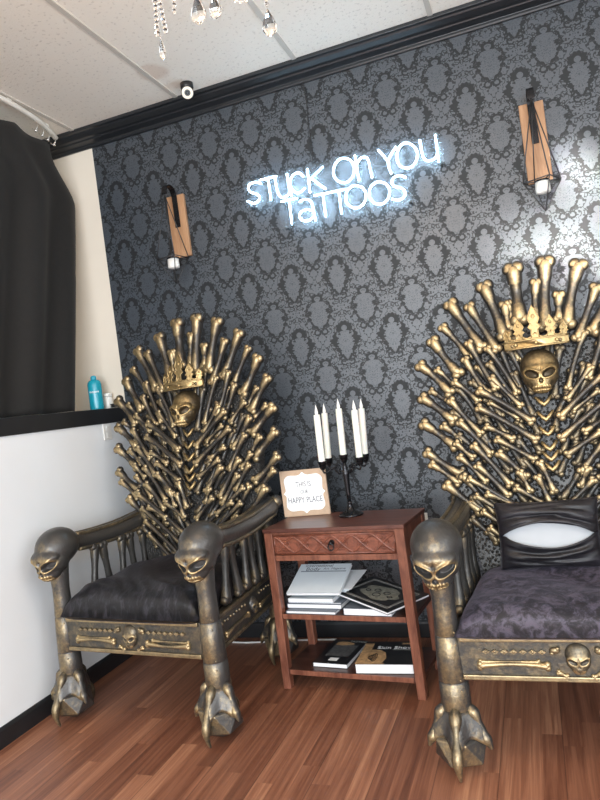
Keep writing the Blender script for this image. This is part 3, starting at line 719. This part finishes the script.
# candelabra and candles
cb=empty('candelabra',(1.430,-.415,HT+.0008)); tag(cb,'black iron five-armed candelabra on the side table','candelabra')
b=MB(); b.lathe([(.058,0),(.058,.006),(.050,.010),(.040,.014),(.024,.022),(.014,.040),(.010,.056),(.0125,.060),(.009,.066)],n=28); b.build('base',M['black_iron'],cb)
b=MB(); b.lathe([(.009,.062),(.011,.10),(.016,.19),(.018,.205),(.011,.215),(.014,.222),(.010,.232),(.008,.252)],n=16); b.build('stem',M['black_iron'],cb)
CUP=[(.006,0),(.012,.004),(.017,.016),(.021,.034),(.0225,.036),(.0225,.040),(.0195,.040),(.0185,.018),(.002,.018)]
arms=[(-.083,-.077,.240),(-.091,.047,.240),(.089,-.048,.240),(.083,.077,.240)]
def cup(parent,p): b=MB(); b.lathe(CUP,p,n=18); return b.build('candle_cup',M['black_iron'],parent)
cup(cb,(0,0,.246))
for dx,dy,dz in arms:
    e=Vector((dx,dy,0)); A=MB()
    A.tube(smooth_path([(0,0,.218),e*.28+Vector((0,0,.200)),e*.52+Vector((0,0,.232)),e*.74+Vector((0,0,.222)),e*.93+Vector((0,0,.215)),e*1.0+Vector((0,0,.226)),e+Vector((0,0,.234))],6),.0042,8)
    A.tube([e*.40+Vector((0,0,.222))+(e.normalized()*math.cos(t)+Vector((0,0,1))*math.sin(t))*(.018-.0016*i*.5) for i,t in enumerate([k*PI/7 for k in range(19)])],.0032,6)
    A.lathe([(.002,0),(.009,.003),(.005,.010)],e+Vector((0,0,.228)),n=12)
    a=A.build('arm',M['black_iron'],cb); cup(a,e+Vector((0,0,.232)))
CL=['ivory candle at the left front of the candelabra, leftmost of the five','ivory candle second from the left on the candelabra','ivory candle second from the right on the candelabra','ivory candle at the right end of the candelabra, rightmost of the five','ivory candle on the central stem of the candelabra, tallest top']
base=Vector((1.430,-.415,HT))
cnd=empty('candle'); c=MB(); c.lathe([(.0150,0),(.0155,.004),(.0153,.21),(.0148,.222),(.013,.226),(.004,.223)],n=20); c.build('shaft',M['wax'],cnd)
c=MB(); c.lathe([(.003,.220),(.0075,.228),(.0085,.236),(.006,.248),(.0022,.262),(.0004,.270)],n=12,sq=.7); fl=c.build('flame_tip',M['white_plastic'],cnd); fl['label']='white plastic flame tip'
for i,(dx,dy,dz) in enumerate(arms+[(0,0,.271)]):
    o=cnd if i==0 else copy_tree(cnd)
    o.location=base+Vector((dx,dy,(.2515 if i<4 else .2655))); o.rotation_euler=(0,math.radians((1.0,2.6,1.2,3.0,1.6)[i]),0); o.scale=(1,1,1.05)
    tag(o,CL[i],'candle','candles in the candelabra')

# books and papers
def book(name,size,cover,label,cat='book',group=None,loc=(0,0,0),rot=(0,0,0),spine=True,th=.0018):
    """pages block between two boards; front edge of the pages faces -y"""
    w,d,h=size; r=empty(name,loc,0); r.rotation_euler=rot; tag(r,label,cat,group)
    p=MB(); p.bx(-w/2+.003,w/2-.002,-d/2+.001,d/2-.002,th,h-th); p.build('pages',M['paper'],r)
    c=MB(); c.bx(-w/2,w/2,-d/2,d/2,0,th); c.bx(-w/2,w/2,-d/2,d/2,h-th,h); c.bx(-w/2-.0005,-w/2+th,-d/2,d/2,0,h) if spine else None
    cv=c.build('cover',M[cover] if isinstance(cover,str) else cover,r); return r,cv
def put(o,x,y,z,rz=0,rx=0,ry=0): o.location=tw(x,y,z); o.rotation_euler=(rx,ry,TA+rz)
SH=.3455
o,c=book('book',(.245,.21,.0125),'book_grey','thin white-edged book lying lowest on the middle shelf, left pile',group='books on the middle shelf'); put(o,-.152,-.050,SH,-.01)
o,c=book('book',(.270,.212,.020),'book_grey','thick white-edged book with dark grey cover, second lowest in the left pile',group='books on the middle shelf'); put(o,-.150,-.014,SH+.013,0)
o,c=book('magazine',(.265,.205,.006),'book_grey','thin dark grey magazine lying between two white-edged books','magazine',group='books on the middle shelf'); put(o,-.148,-.012,SH+.0335,0)
o,c=book('book',(.225,.19,.016),'book_white','small pale paperback under the white book on the left pile',group='books on the middle shelf'); put(o,-.165,-.022,SH+.040,0)
pp=empty('paper_sheaf'); tag(pp,'sheaf of loose white papers jutting out behind the tilted white book','papers')
for k in range(3):
    q=MB(); q.box((.006*k,.004*k,.0015+.0028*k),(.20,.185,.0022),Euler((0,0,.05*k)).to_matrix()); q.build('sheet',M['book_white'] if k<2 else M['paper'],pp)
put(pp,-.094,.050,SH+.0575+.026,-.18,math.radians(11),math.radians(-1))
o,c=book('book',(.262,.215,.012),'book_white','large white-covered book tilted up on top of the left pile',group='books on the middle shelf',th=.0012)
put(o,-.154,-.010,SH+.0575+.051,.035,math.radians(21),0)
MB().bx(-.112,.118,.048,.053,.0119,.0125).build('printed_rule',M['book_grey'],c)
text_mesh('lettering','Body',.036,M['ink'],c,(-.055,.067,.0123),(0,0,0),.0002)
text_mesh('lettering','Art  Magazine',.020,M['ink'],c,(.055,.070,.0123),(0,0,0),.0002)
text_mesh('lettering','International',.028,M['ink'],c,(-.03,.093,.0123),(0,0,0),.0002)
o,c=book('book',(.222,.225,.030),'book_grey','white-edged book lying flat under the black magazine on the middle shelf',group='books on the middle shelf'); put(o,.122,-.045,SH,-.02)
# black magazine with a framed engraving on its cover
o,c=book('magazine',(.36,.245,.012),'book_black','black magazine with a grey framed engraving on its cover, askew on the middle shelf','magazine',group='books on the middle shelf',th=.002)
put(o,.140,-.022,SH+.030+.014,math.radians(-30),math.radians(2.0),math.radians(4.0))
fr=MB(); 
def frame(mb,x0,x1,y0,y1,t,z): mb.bx(x0,x1,y0,y0+t,z,z+.0004); mb.bx(x0,x1,y1-t,y1,z,z+.0004); mb.bx(x0,x0+t,y0,y1,z,z+.0004); mb.bx(x1-t,x1,y0,y1,z,z+.0004)
frame(fr,-.150,.150,-.098,.098,.005,.0119); frame(fr,-.140,.140,-.088,.088,.002,.0119); fr.build('printed_border',M['silver_print'],c)
art=MB(); n=40
art.prism([((.105+.012*math.cos(7*t))*math.cos(t),(.066+.006*math.cos(5*t))*math.sin(t)) for t in [2*PI*i/n for i in range(n)]],lambda a,b_,d:(a,b_,d),.0119,.0122); art.build('printed_engraving',M['olive_print'],c)
dk=MB()
for (cx,cy,r0) in ((-.03,.012,.016),(.03,.012,.016),(.0,-.025,.020),(-.07,-.01,.012),(.07,-.01,.012)):
    dk.tube([(cx+r0*math.cos(t),cy+r0*.8*math.sin(t),.0122) for t in [2*PI*i/14 for i in range(14)]],.0022,6,closed=True)
dk.build('printed_linework',M['black_ink'],c)
# lower shelf
o,c=book('book',(.170,.272,.020),'book_black','slim black book with a small white tag, left on the bottom shelf',group='books on the bottom shelf'); put(o,-.108,.018,.0905,-.01)
MB().bx(-.022,.022,-.105,-.075,.0198,.0204).build('price_tag',M['white_ink'],c)
MB().bx(-.060,.06,-.055,.075,.0198,.0203).build('cover_print',M['dim_print'],c)
q=MB(); q.prism([(.045*math.cos(t)*(1+.2*math.cos(3*t))-.02,.088+.022*math.sin(t)) for t in [2*PI*i/20 for i in range(20)]],lambda a,b_,d:(a,b_,d),.0199,.0206); q.build('cover_picture',M['tan_print'],c)
text_mesh('lettering','TATTOO',.022,M['silver_print'],c,(.045,.118,.0203),(0,0,0),.0002)
o,c=book('book',(.255,.248,.042),'book_black','thick black and tan book titled Skin Shows, right on the bottom shelf',group='books on the bottom shelf'); put(o,.142,-.020,.0905,math.radians(7))
q=MB(); q.bx(-.1275,-.085,-.124,.10,.0419,.0424); q.bx(-.085,.0,-.124,-.112,.0419,.0424); q.build('cover_band',M['tan_print'],c)
q=MB(); q.prism([(-.084,-.11),(-.01,-.11),(.0,-.06),(-.015,.0),(-.04,.025),(-.084,.03)],lambda a,b_,d:(a,b_,d),.0419,.0425); q.build('cover_picture',M['tan_print'],c)
q=MB(); 
for i in range(4): q.tube([(-.072+.010*math.cos(t)+.006*i,-.055+(.018+.008*i)*math.sin(t),.0426) for t in [2*PI*k/16 for k in range(16)]],.0018,5,closed=True)
q.build('cover_linework',M['black_ink'],c)
text_mesh('lettering','Skin Shows',.040,M['white_ink'],c,(.028,.052,.0424),(0,0,0),.0004)
text_mesh('lettering','the art of tattoo',.013,M['silver_print'],c,(.055,.030,.0424),(0,0,0),.0003)
MB().bx(.045,.115,.092,.108,.0419,.0424).build('cover_flash',M['tan_print'],c)

# plug-in adapter on the wall behind the table
ad=empty('power_adapter',(1.712,0,.545)); tag(ad,'grey plug-in power adapter with a black cord, on the wall right of the side table','power adapter')
q=MB(); q.bx(-.022,.022,-.075,-.008,-.020,.020); q.build('body',M['grey_plastic'],ad,bevel=.004)
q=MB(); q.bx(.022,.034,-.072,-.050,-.012,.020); q.build('plug_end',M['black_plastic'],ad,bevel=.003)
q=MB(); q.tube(smooth_path([(0,-.06,-.018),(.005,-.062,-.10),(.0,-.05,-.25),(-.01,-.04,-.40),(.0,-.05,-.532)],6),.003,6); q.build('cord',M['black_plastic'],ad)
ow=empty('wall_outlet',(1.676,-.0005,.585)); tag(ow,'white wall socket plate behind the right end of the side table','outlet')
q=MB(); q.bx(-.036,.036,-.007,0,-.058,.058); q.build('plate',M['white_plastic'],ow,bevel=.003)
q=MB(); q.bx(-.017,.017,-.009,-.006,-.048,-.014); q.bx(-.017,.017,-.009,-.006,.014,.048); q.build('receptacle',M['white_plastic'],ow,bevel=.002)

ws=empty('wall_outlet',(0,-.222,1.265),PI/2); tag(ws,'white socket plate on the white wall just under the black ledge','outlet')
q=MB(); q.bx(-.036,.036,-.006,-.0005,-.046,.046); q.build('plate',M['white_plastic'],ws,bevel=.002)
q=MB(); q.bx(-.012,.012,-.008,-.005,.008,.034); q.bx(-.012,.012,-.008,-.005,-.034,-.008); q.build('receptacle',M['white_plastic'],ws,bevel=.002)

fc=MB(); fc.tube(smooth_path([(.40,-.055,.005),(.52,-.085,.005),(.63,-.095,.005),(.75,-.085,.005),(.95,-.06,.005),(1.15,-.05,.005)],5),.0048,8)
tag(fc.build('floor_cord',M['white_plastic']),'white cord lying on the floor along the wall, behind the left throne','cord')

# ---------------------------------------------------------------- things on the ledge
bt=empty('lotion_bottle',(-.120,-.120,1.3985),.5); tag(bt,'turquoise plastic bottle standing on the black ledge beside the curtain','bottle')
q=MB(); q.lathe([(.036,0),(.040,.004),(.0405,.012),(.040,.150),(.037,.166),(.028,.176),(.016,.180),(.016,.184)],n=28,sq=.8); q.build('body',M['turquoise'],bt)
q=MB(); q.lathe([(.016,.180),(.0175,.183),(.0175,.196),(.012,.203),(.003,.205)],n=20); q.build('cap',M['turquoise_cap'],bt)
lt=text_mesh('lettering','inspire',.020,M['white_ink'],bt,(.0,-.0342,.108),(PI/2,0,0),.0004)
wc=empty('small_jar',(-.10,-.034,1.3985)); tag(wc,'small white plastic container on the ledge, right of the turquoise bottle','container')
q=MB(); q.lathe([(.026,0),(.027,.003),(.027,.068),(.025,.072)],n=20); q.build('body',M['white_plastic'],wc)
q=MB(); q.lathe([(.028,.072),(.028,.092),(.024,.095)],n=20); q.build('lid',M['white_plastic'],wc)
q=MB(); q.tube([(-.038+(.024+.001*i/10)*math.cos(i*.5),-.060+.024*math.sin(i*.5),1.4015+.0006*i) for i in range(38)],.0022,6)
tag(q.build('cable_coil',M['black_plastic']),'small coil of thin black cable on the ledge in front of the white container','cable')

# ---------------------------------------------------------------- curtain and its track
tr=empty('curtain_track',(0,0,0)); tag(tr,'white curved curtain track fixed to the ceiling above the black curtain','curtain track')
path=smooth_path([(-.16,-.125,ZC-.022),(-.128,-.205,ZC-.022),(-.088,-.34,ZC-.022),(-.062,-.52,ZC-.022),(-.055,-.66,ZC-.022),(-.05,-1.0,ZC-.022),(-.05,-2.0,ZC-.022)],6)
q=MB(); q.tube(path,[.017]*len(path),8,sq=.75,up=(0,0,1)); q.build('rail',M['white_track'],tr)
for yy,xx in ((-.60,-.058),(-.26,-.112),(-1.2,-.05)): MB().bx(xx-.010,xx+.010,yy-.015,yy+.015,ZC-.012,ZC-.0005).build('bracket',M['white_track'],tr)
ct=empty('curtain',(0,0,0)); tag(ct,'black cloth curtain hanging over the window bay down to the ledge','curtain')
q=MB(); ns,nz=90,40; rg=[]
for j in range(nz+1):
    t=j/nz; z_top=2.965; rr=[]
    for i in range(ns+1):
        s=i/ns; 
        zt=2.955-.085*s**1.0-.018*abs(math.sin(s*18)) + (0 if s>.02 else -.01)
        z=zt+(1.4035-zt)*t
        ye=-.235+.155*sm01(-z,-2.90,-2.62)-.250*(max(0,2.62-z)/1.22)
        y=ye-s*(1.85)
        xo=-.128+.055*sm01(s,0,.25)
        x=xo+(.010+.022*sm01(t,0,.4))*.8*math.sin(s*40+.3*math.sin(3*t+s*5))+.010*math.sin(s*15+t*.8)-.03*math.exp(-((t-.47)/.02)**2)*.06
        rr.append((x,y,z))
    rg.append(rr)
q.ring_mesh(rg,False,False); cu=q.build('cloth',M['curtain'],ct); s_=cu.modifiers.new('hem','SOLIDIFY'); s_.thickness=.004
for (hx,hy) in ((-.075,-.405),(-.088,-.340),(-.105,-.275),(-.122,-.205)):
    h=MB(); h.tube(smooth_path([(hx,hy,3.012),(hx+.012,hy+.004,2.998),(hx+.016,hy+.006,2.975),(hx+.006,hy+.004,2.955),(hx-.010,hy,2.958),(hx-.012,hy,2.968)],4),.0026,6)
    h.ball((hx+.006,hy+.003,2.952),.009,8,6); k=h.build('hook',M['silver'],ct); 

# ---------------------------------------------------------------- neon sign
sg=empty('neon_sign',(0,0,0)); tag(sg,'glowing white neon sign reading STUCK ON YOU TATTOOS on the dark wall','neon sign')
SIGN=[[[(1.065, 2.484), (1.04, 2.498), (1.003, 2.496), (0.989, 2.476), (1.001, 2.452), (1.031, 2.435), (1.048, 2.412), (1.034, 2.393), (1.006, 2.39), (0.976, 2.408)]], [[(1.063, 2.503), (1.157, 2.501)], [(1.11, 2.502), (1.11, 2.386)]], [[(1.149, 2.489), (1.154, 2.415), (1.17, 2.386), (1.196, 2.384), (1.219, 2.404), (1.218, 2.496)], [(1.218, 2.496), (1.229, 2.381)]], [[(1.306, 2.465), (1.287, 2.488), (1.257, 2.487), (1.233, 2.462), (1.232, 2.423), (1.252, 2.392), (1.28, 2.388), (1.305, 2.4)]], [[(1.333, 2.495), (1.332, 2.374)], [(1.416, 2.487), (1.331, 2.433)], [(1.35, 2.442), (1.415, 2.374)]], [[(1.535, 2.504), (1.569, 2.483), (1.582, 2.442), (1.57, 2.403), (1.541, 2.381), (1.512, 2.382), (1.482, 2.403), (1.47, 2.442), (1.482, 2.479), (1.505, 2.501), (1.535, 2.504)]], [[(1.594, 2.501), (1.598, 2.377)], [(1.596, 2.455), (1.618, 2.481), (1.644, 2.482), (1.659, 2.459), (1.666, 2.375)]], [[(1.717, 2.499), (1.758, 2.434)], [(1.806, 2.492), (1.758, 2.434), (1.765, 2.37)]], [[(1.858, 2.5), (1.89, 2.478), (1.906, 2.44), (1.897, 2.403), (1.873, 2.379), (1.842, 2.377), (1.813, 2.397), (1.803, 2.433), (1.812, 2.471), (1.832, 2.495), (1.858, 2.5)]], [[(1.926, 2.494), (1.93, 2.42), (1.943, 2.392), (1.969, 2.384), (1.993, 2.395), (2.003, 2.419)], [(2.003, 2.501), (2.003, 2.37)]], [[(1.169, 2.362), (1.256, 2.36)], [(1.212, 2.36), (1.21, 2.235)]], [[(1.268, 2.339), (1.297, 2.345), (1.324, 2.333), (1.335, 2.308), (1.341, 2.225)], [(1.335, 2.275), (1.302, 2.289), (1.269, 2.284), (1.258, 2.262), (1.27, 2.239), (1.303, 2.231), (1.335, 2.245)]], [[(1.354, 2.352), (1.439, 2.349)], [(1.399, 2.35), (1.399, 2.233)]], [[(1.443, 2.348), (1.526, 2.346)], [(1.486, 2.346), (1.485, 2.23)]], [[(1.576, 2.353), (1.61, 2.333), (1.624, 2.3), (1.615, 2.264), (1.591, 2.242), (1.562, 2.239), (1.532, 2.257), (1.518, 2.29), (1.525, 2.327), (1.546, 2.348), (1.576, 2.353)]], [[(1.698, 2.343), (1.731, 2.324), (1.746, 2.291), (1.738, 2.256), (1.715, 2.234), (1.685, 2.231), (1.655, 2.249), (1.641, 2.282), (1.648, 2.318), (1.669, 2.338), (1.698, 2.343)]], [[(1.832, 2.333), (1.807, 2.348), (1.777, 2.346), (1.763, 2.326), (1.773, 2.302), (1.803, 2.287), (1.821, 2.264), (1.814, 2.24), (1.785, 2.229), (1.754, 2.242)]]]
for L in SIGN:
    q=MB()
    for st in L:
        pts=[(x,-.058,z) for x,z in st]; closed=len(st)>6 and st[0]==st[-1]
        pth=smooth_path(pts[:-1] if closed else pts,5,closed) if len(pts)>2 else [Vector(pts[0]),Vector(pts[1])]
        if closed: q.tube(pth,.0042,10,closed=True)
        else:
            q.tube(pth,.0042,10)
            for e in (pth[0],pth[-1]): q.ball(e,.0042,10,8)
    q.build('letter',M['neon'],sg)
q=MB()
q.prism([(.955,2.37),(1.14,2.365),(1.14,2.215),(1.86,2.205),(1.86,2.35),(2.03,2.35),(2.03,2.52),(.955,2.525)],lambda a,b_,d:(a,d,b_),-.046,-.041); q.build('backing',M['acrylic'],sg,bevel=.001)
for a,b_ in ((.985,2.38),(2.01,2.365),(.985,2.51),(2.01,2.505),(1.17,2.225),(1.84,2.215)):
    q=MB(); q.lathe([(.006,0),(.006,.041),(.009,.041),(.009,.049)],(a,0,b_),(0,-1,0),12); q.build('standoff',M['grey_plastic'],sg)
q=MB(); q.tube(smooth_path([(1.36,-.045,2.515),(1.362,-.012,2.62),(1.356,-.008,2.74),(1.362,-.008,2.86),(1.358,-.014,2.966)],6),.0028,6); k=q.build('power_wire',M['grey_wire'],sg)

# ---------------------------------------------------------------- sconces
def sconce(x0,x1,z0,z1,rot,label,dep):
    xm=(x0+x1)/2; r=empty('wall_sconce',(xm,0,z0)); tag(r,label,'wall sconce','wood and wire wall sconces'); h=z1-z0; hw=(x1-x0)/2
    q=MB(); q.bx(-hw,hw,-.022,-.0005,0,h); q.build('backboard',M['plank'],r,bevel=.003)
    q=MB(); pth=[(0,-.026,h*.48),(0,-.026,h*.80),(0,-.027,h*.97)]+[(0,-.027-(dep-.027)*.5*(1-math.cos(t)),h*.97+.050*math.sin(t)) for t in [PI*i/10 for i in range(1,11)]]+[(0,-dep,h*.97-.012)]
    rings=[]
    for i,p in enumerate(pth):
        a=Vector(pth[max(i-1,0)]); b_=Vector(pth[min(i+1,len(pth)-1)]); t=(b_-a).normalized(); n_=Vector((1,0,0)).cross(t); p=Vector(p)
        rings.append([p+Vector((u*.016,0,0))+n_*v for u,v in ((-1,-.003),(1,-.003),(1,.003),(-1,.003))])
    q.ring_mesh(rings,True,True,0,False); q.build('hook_strap',M['black_iron'],r,bevel=.001)
    cg=MB(); ap=Vector((0,-dep,h*.97-.015)); R1=.088; zr=-.028; zb=-.165
    cor=[Vector((R1*math.cos(rot+k*PI/2),-dep+R1*math.sin(rot+k*PI/2),zr)) for k in range(4)]; bt_=Vector((0,-dep,zb))
    for k in range(4):
        cg.tube([ap,cor[k]],.0028,6); cg.tube([cor[k],cor[(k+1)%4]],.0028,6); cg.tube([cor[k],bt_],.0028,6)
    for k in range(2): cg.tube([cor[k],cor[k+2]],.0024,6)
    cg.tube([ap+Vector((.009*math.cos(t),0,.006+.009*math.sin(t))) for t in [2*PI*i/12 for i in range(12)]],.0022,6,closed=True)
    cage=cg.build('wire_cage',M['grey_wire'],r)
    c=MB(); c.lathe([(.012,-.010),(.031,-.004),(.032,0),(.032,.050),(.028,.050),(.027,.006),(.002,.004)],(0,-dep,zr-.048),(0,0,1),20); c.build('candle_cup',M['white_plastic'],r)
    c=MB(); c.lathe([(.0335,0),(.0345,.004),(.0335,.008)],(0,-dep,zr-.004),(0,0,1),20); c.build('cup_ring',M['black_iron'],r)
    return r
sconce(.463,.573,2.200,2.555,.62,'pine plank wall sconce with hanging wire cage, left of the neon sign',.135)
sconce(2.397,2.507,2.173,2.550,.35,'pine plank wall sconce with hanging wire cage, right of the neon sign',.135)

# ---------------------------------------------------------------- ceiling spotlight and chandelier
sp=empty('ceiling_spotlight',(.775,-.205,ZC)); tag(sp,'small black ceiling spotlight with a round pale face, by the cornice','spotlight')
q=MB(); q.lathe([(.034,-.0005),(.034,-.026),(.030,-.030)],n=24); q.build('mount',M['black_plastic'],sp)
dv=(Vector((2.302,-3.347,1.3))-Vector((.775,-.205,2.99))); dv=Vector((.42,-.75,-.50)).normalized()
c0=Vector((0,-.005,-.050))
q=MB(); q.lathe([(.022,-.035),(.030,-.028),(.0335,0),(.0335,.022),(.030,.022)],c0,dv,24); hd=q.build('lamp_head',M['black_plastic'],sp)
q=MB(); q.lathe([(.0305,.018),(.0305,.0235),(.026,.0245),(.012,.021),(.010,.021)],c0,dv,24); q.build('face',M['cream_lens'],hd)
q=MB(); q.tube([c0+dv*.024+(dv.orthogonal().normalized()*math.cos(t)+dv.cross(dv.orthogonal().normalized())*math.sin(t))*.012 for t in [2*PI*i/16 for i in range(16)]],.0022,6,closed=True); q.ball(c0+dv*.022,.006,8,6); q.build('bulb_ring',M['grey_plastic'],hd)

ch=empty('chandelier',(1.757,-2.05,2.25)); tag(ch,'crystal chandelier at the top edge, only its hanging glass drops in view','chandelier')
q=MB()
for R,z in ((.135,.13),(.07,.30)): q.tube([(R*math.cos(t),R*math.sin(t),z) for t in [2*PI*i/32 for i in range(32)]],.006,8,closed=True)
for k in range(6):
    a=k*PI/3+.2; q.tube(smooth_path([(.012*math.cos(a),.012*math.sin(a),.22),(.07*math.cos(a),.07*math.sin(a),.15),(.135*math.cos(a),.135*math.sin(a),.13)],5),.005,6)
q.lathe([(.012,.09),(.02,.12),(.012,.18),(.024,.24),(.010,.30),(.008,.70),(.05,.77),(.06,.7985)],n=16)
q.build('frame',M['silver'],ch)
def drop(p,h,w,flat=.6,rz=0):
    d=MB(); n=8; rings=[]
    for t,r in ((0,.12),(.12,.30),(.35,.68),(.62,1.0),(.82,.86),(.94,.5),(1,.12)):
        rings.append([(w*.5*r*math.cos(2*PI*j/n+rz),flat*w*.5*r*math.sin(2*PI*j/n+rz),-h*t) for j in range(n)])
    d.ring_mesh(rings,True,True,0,False); d.tube([(0,0,-.001),(0,0,.014)],.0012,5)
    return d.build('crystal_drop',M['crystal'],ch,loc=Vector(p)-Vector((1.757,-2.05,2.25)))
C1=Vector((1.652,-2.094,2.116))
drop((1.6465,-2.095,2.108),.046,.016,.6)
drop((1.729,-2.065,2.190),.062,.036,.5,.2)
drop((1.764,-2.053,2.185),.050,.032,.6,.6)
drop((1.868,-2.015,2.140),.058,.034,.6,.3)
def beads(name,pts,r):
    d=MB()
    for p in pts: d.ball(Vector(p)-Vector((1.757,-2.05,2.25)),r,8,5,0,False)
    return d.build(name,M['crystal'],ch)
for ox in (-.010,.010): beads('bead_strand',[(1.6475+ox*(1-abs(k/11-.0)*.9)+.002,-2.093,2.122+.0112*k) for k in range(12)],.0058)
beads('bead_strand',[(1.775+.0105*k,-2.05+.0035*k,2.165+.05*((k-4.5)/5)**2) for k in range(10)],.0052)
beads('bead_strand',[(1.868,-2.015,2.152+.012*k) for k in range(9)],.005)
beads('bead_strand',[(1.68+.002*math.sin(k),-2.08,2.165+.012*k) for k in range(8)],.005)
beads('bead_strand',[(1.729,-2.065,2.205+.011*k) for k in range(5)],.005)
beads('bead_strand',[(1.764,-2.053,2.20+.011*k) for k in range(5)],.005)

for k in range(3):
    a=k*2*PI/3+.5; d=MB(); d.lathe([(.004,0),(.010,.004),(.014,.030),(.010,.055),(.002,.075)],(.135*math.cos(a),.135*math.sin(a),.14),n=12)
    d.build('bulb',M['bulb'],ch)
    l=bpy.data.lights.new('chandelier_bulb_light','POINT'); l.energy=7; l.color=(1.0,.74,.48); l.shadow_soft_size=.03
    lo=bpy.data.objects.new('chandelier_bulb_light',l); lo.location=(1.757+.135*math.cos(a),-2.05+.135*math.sin(a),2.50); COL.objects.link(lo)
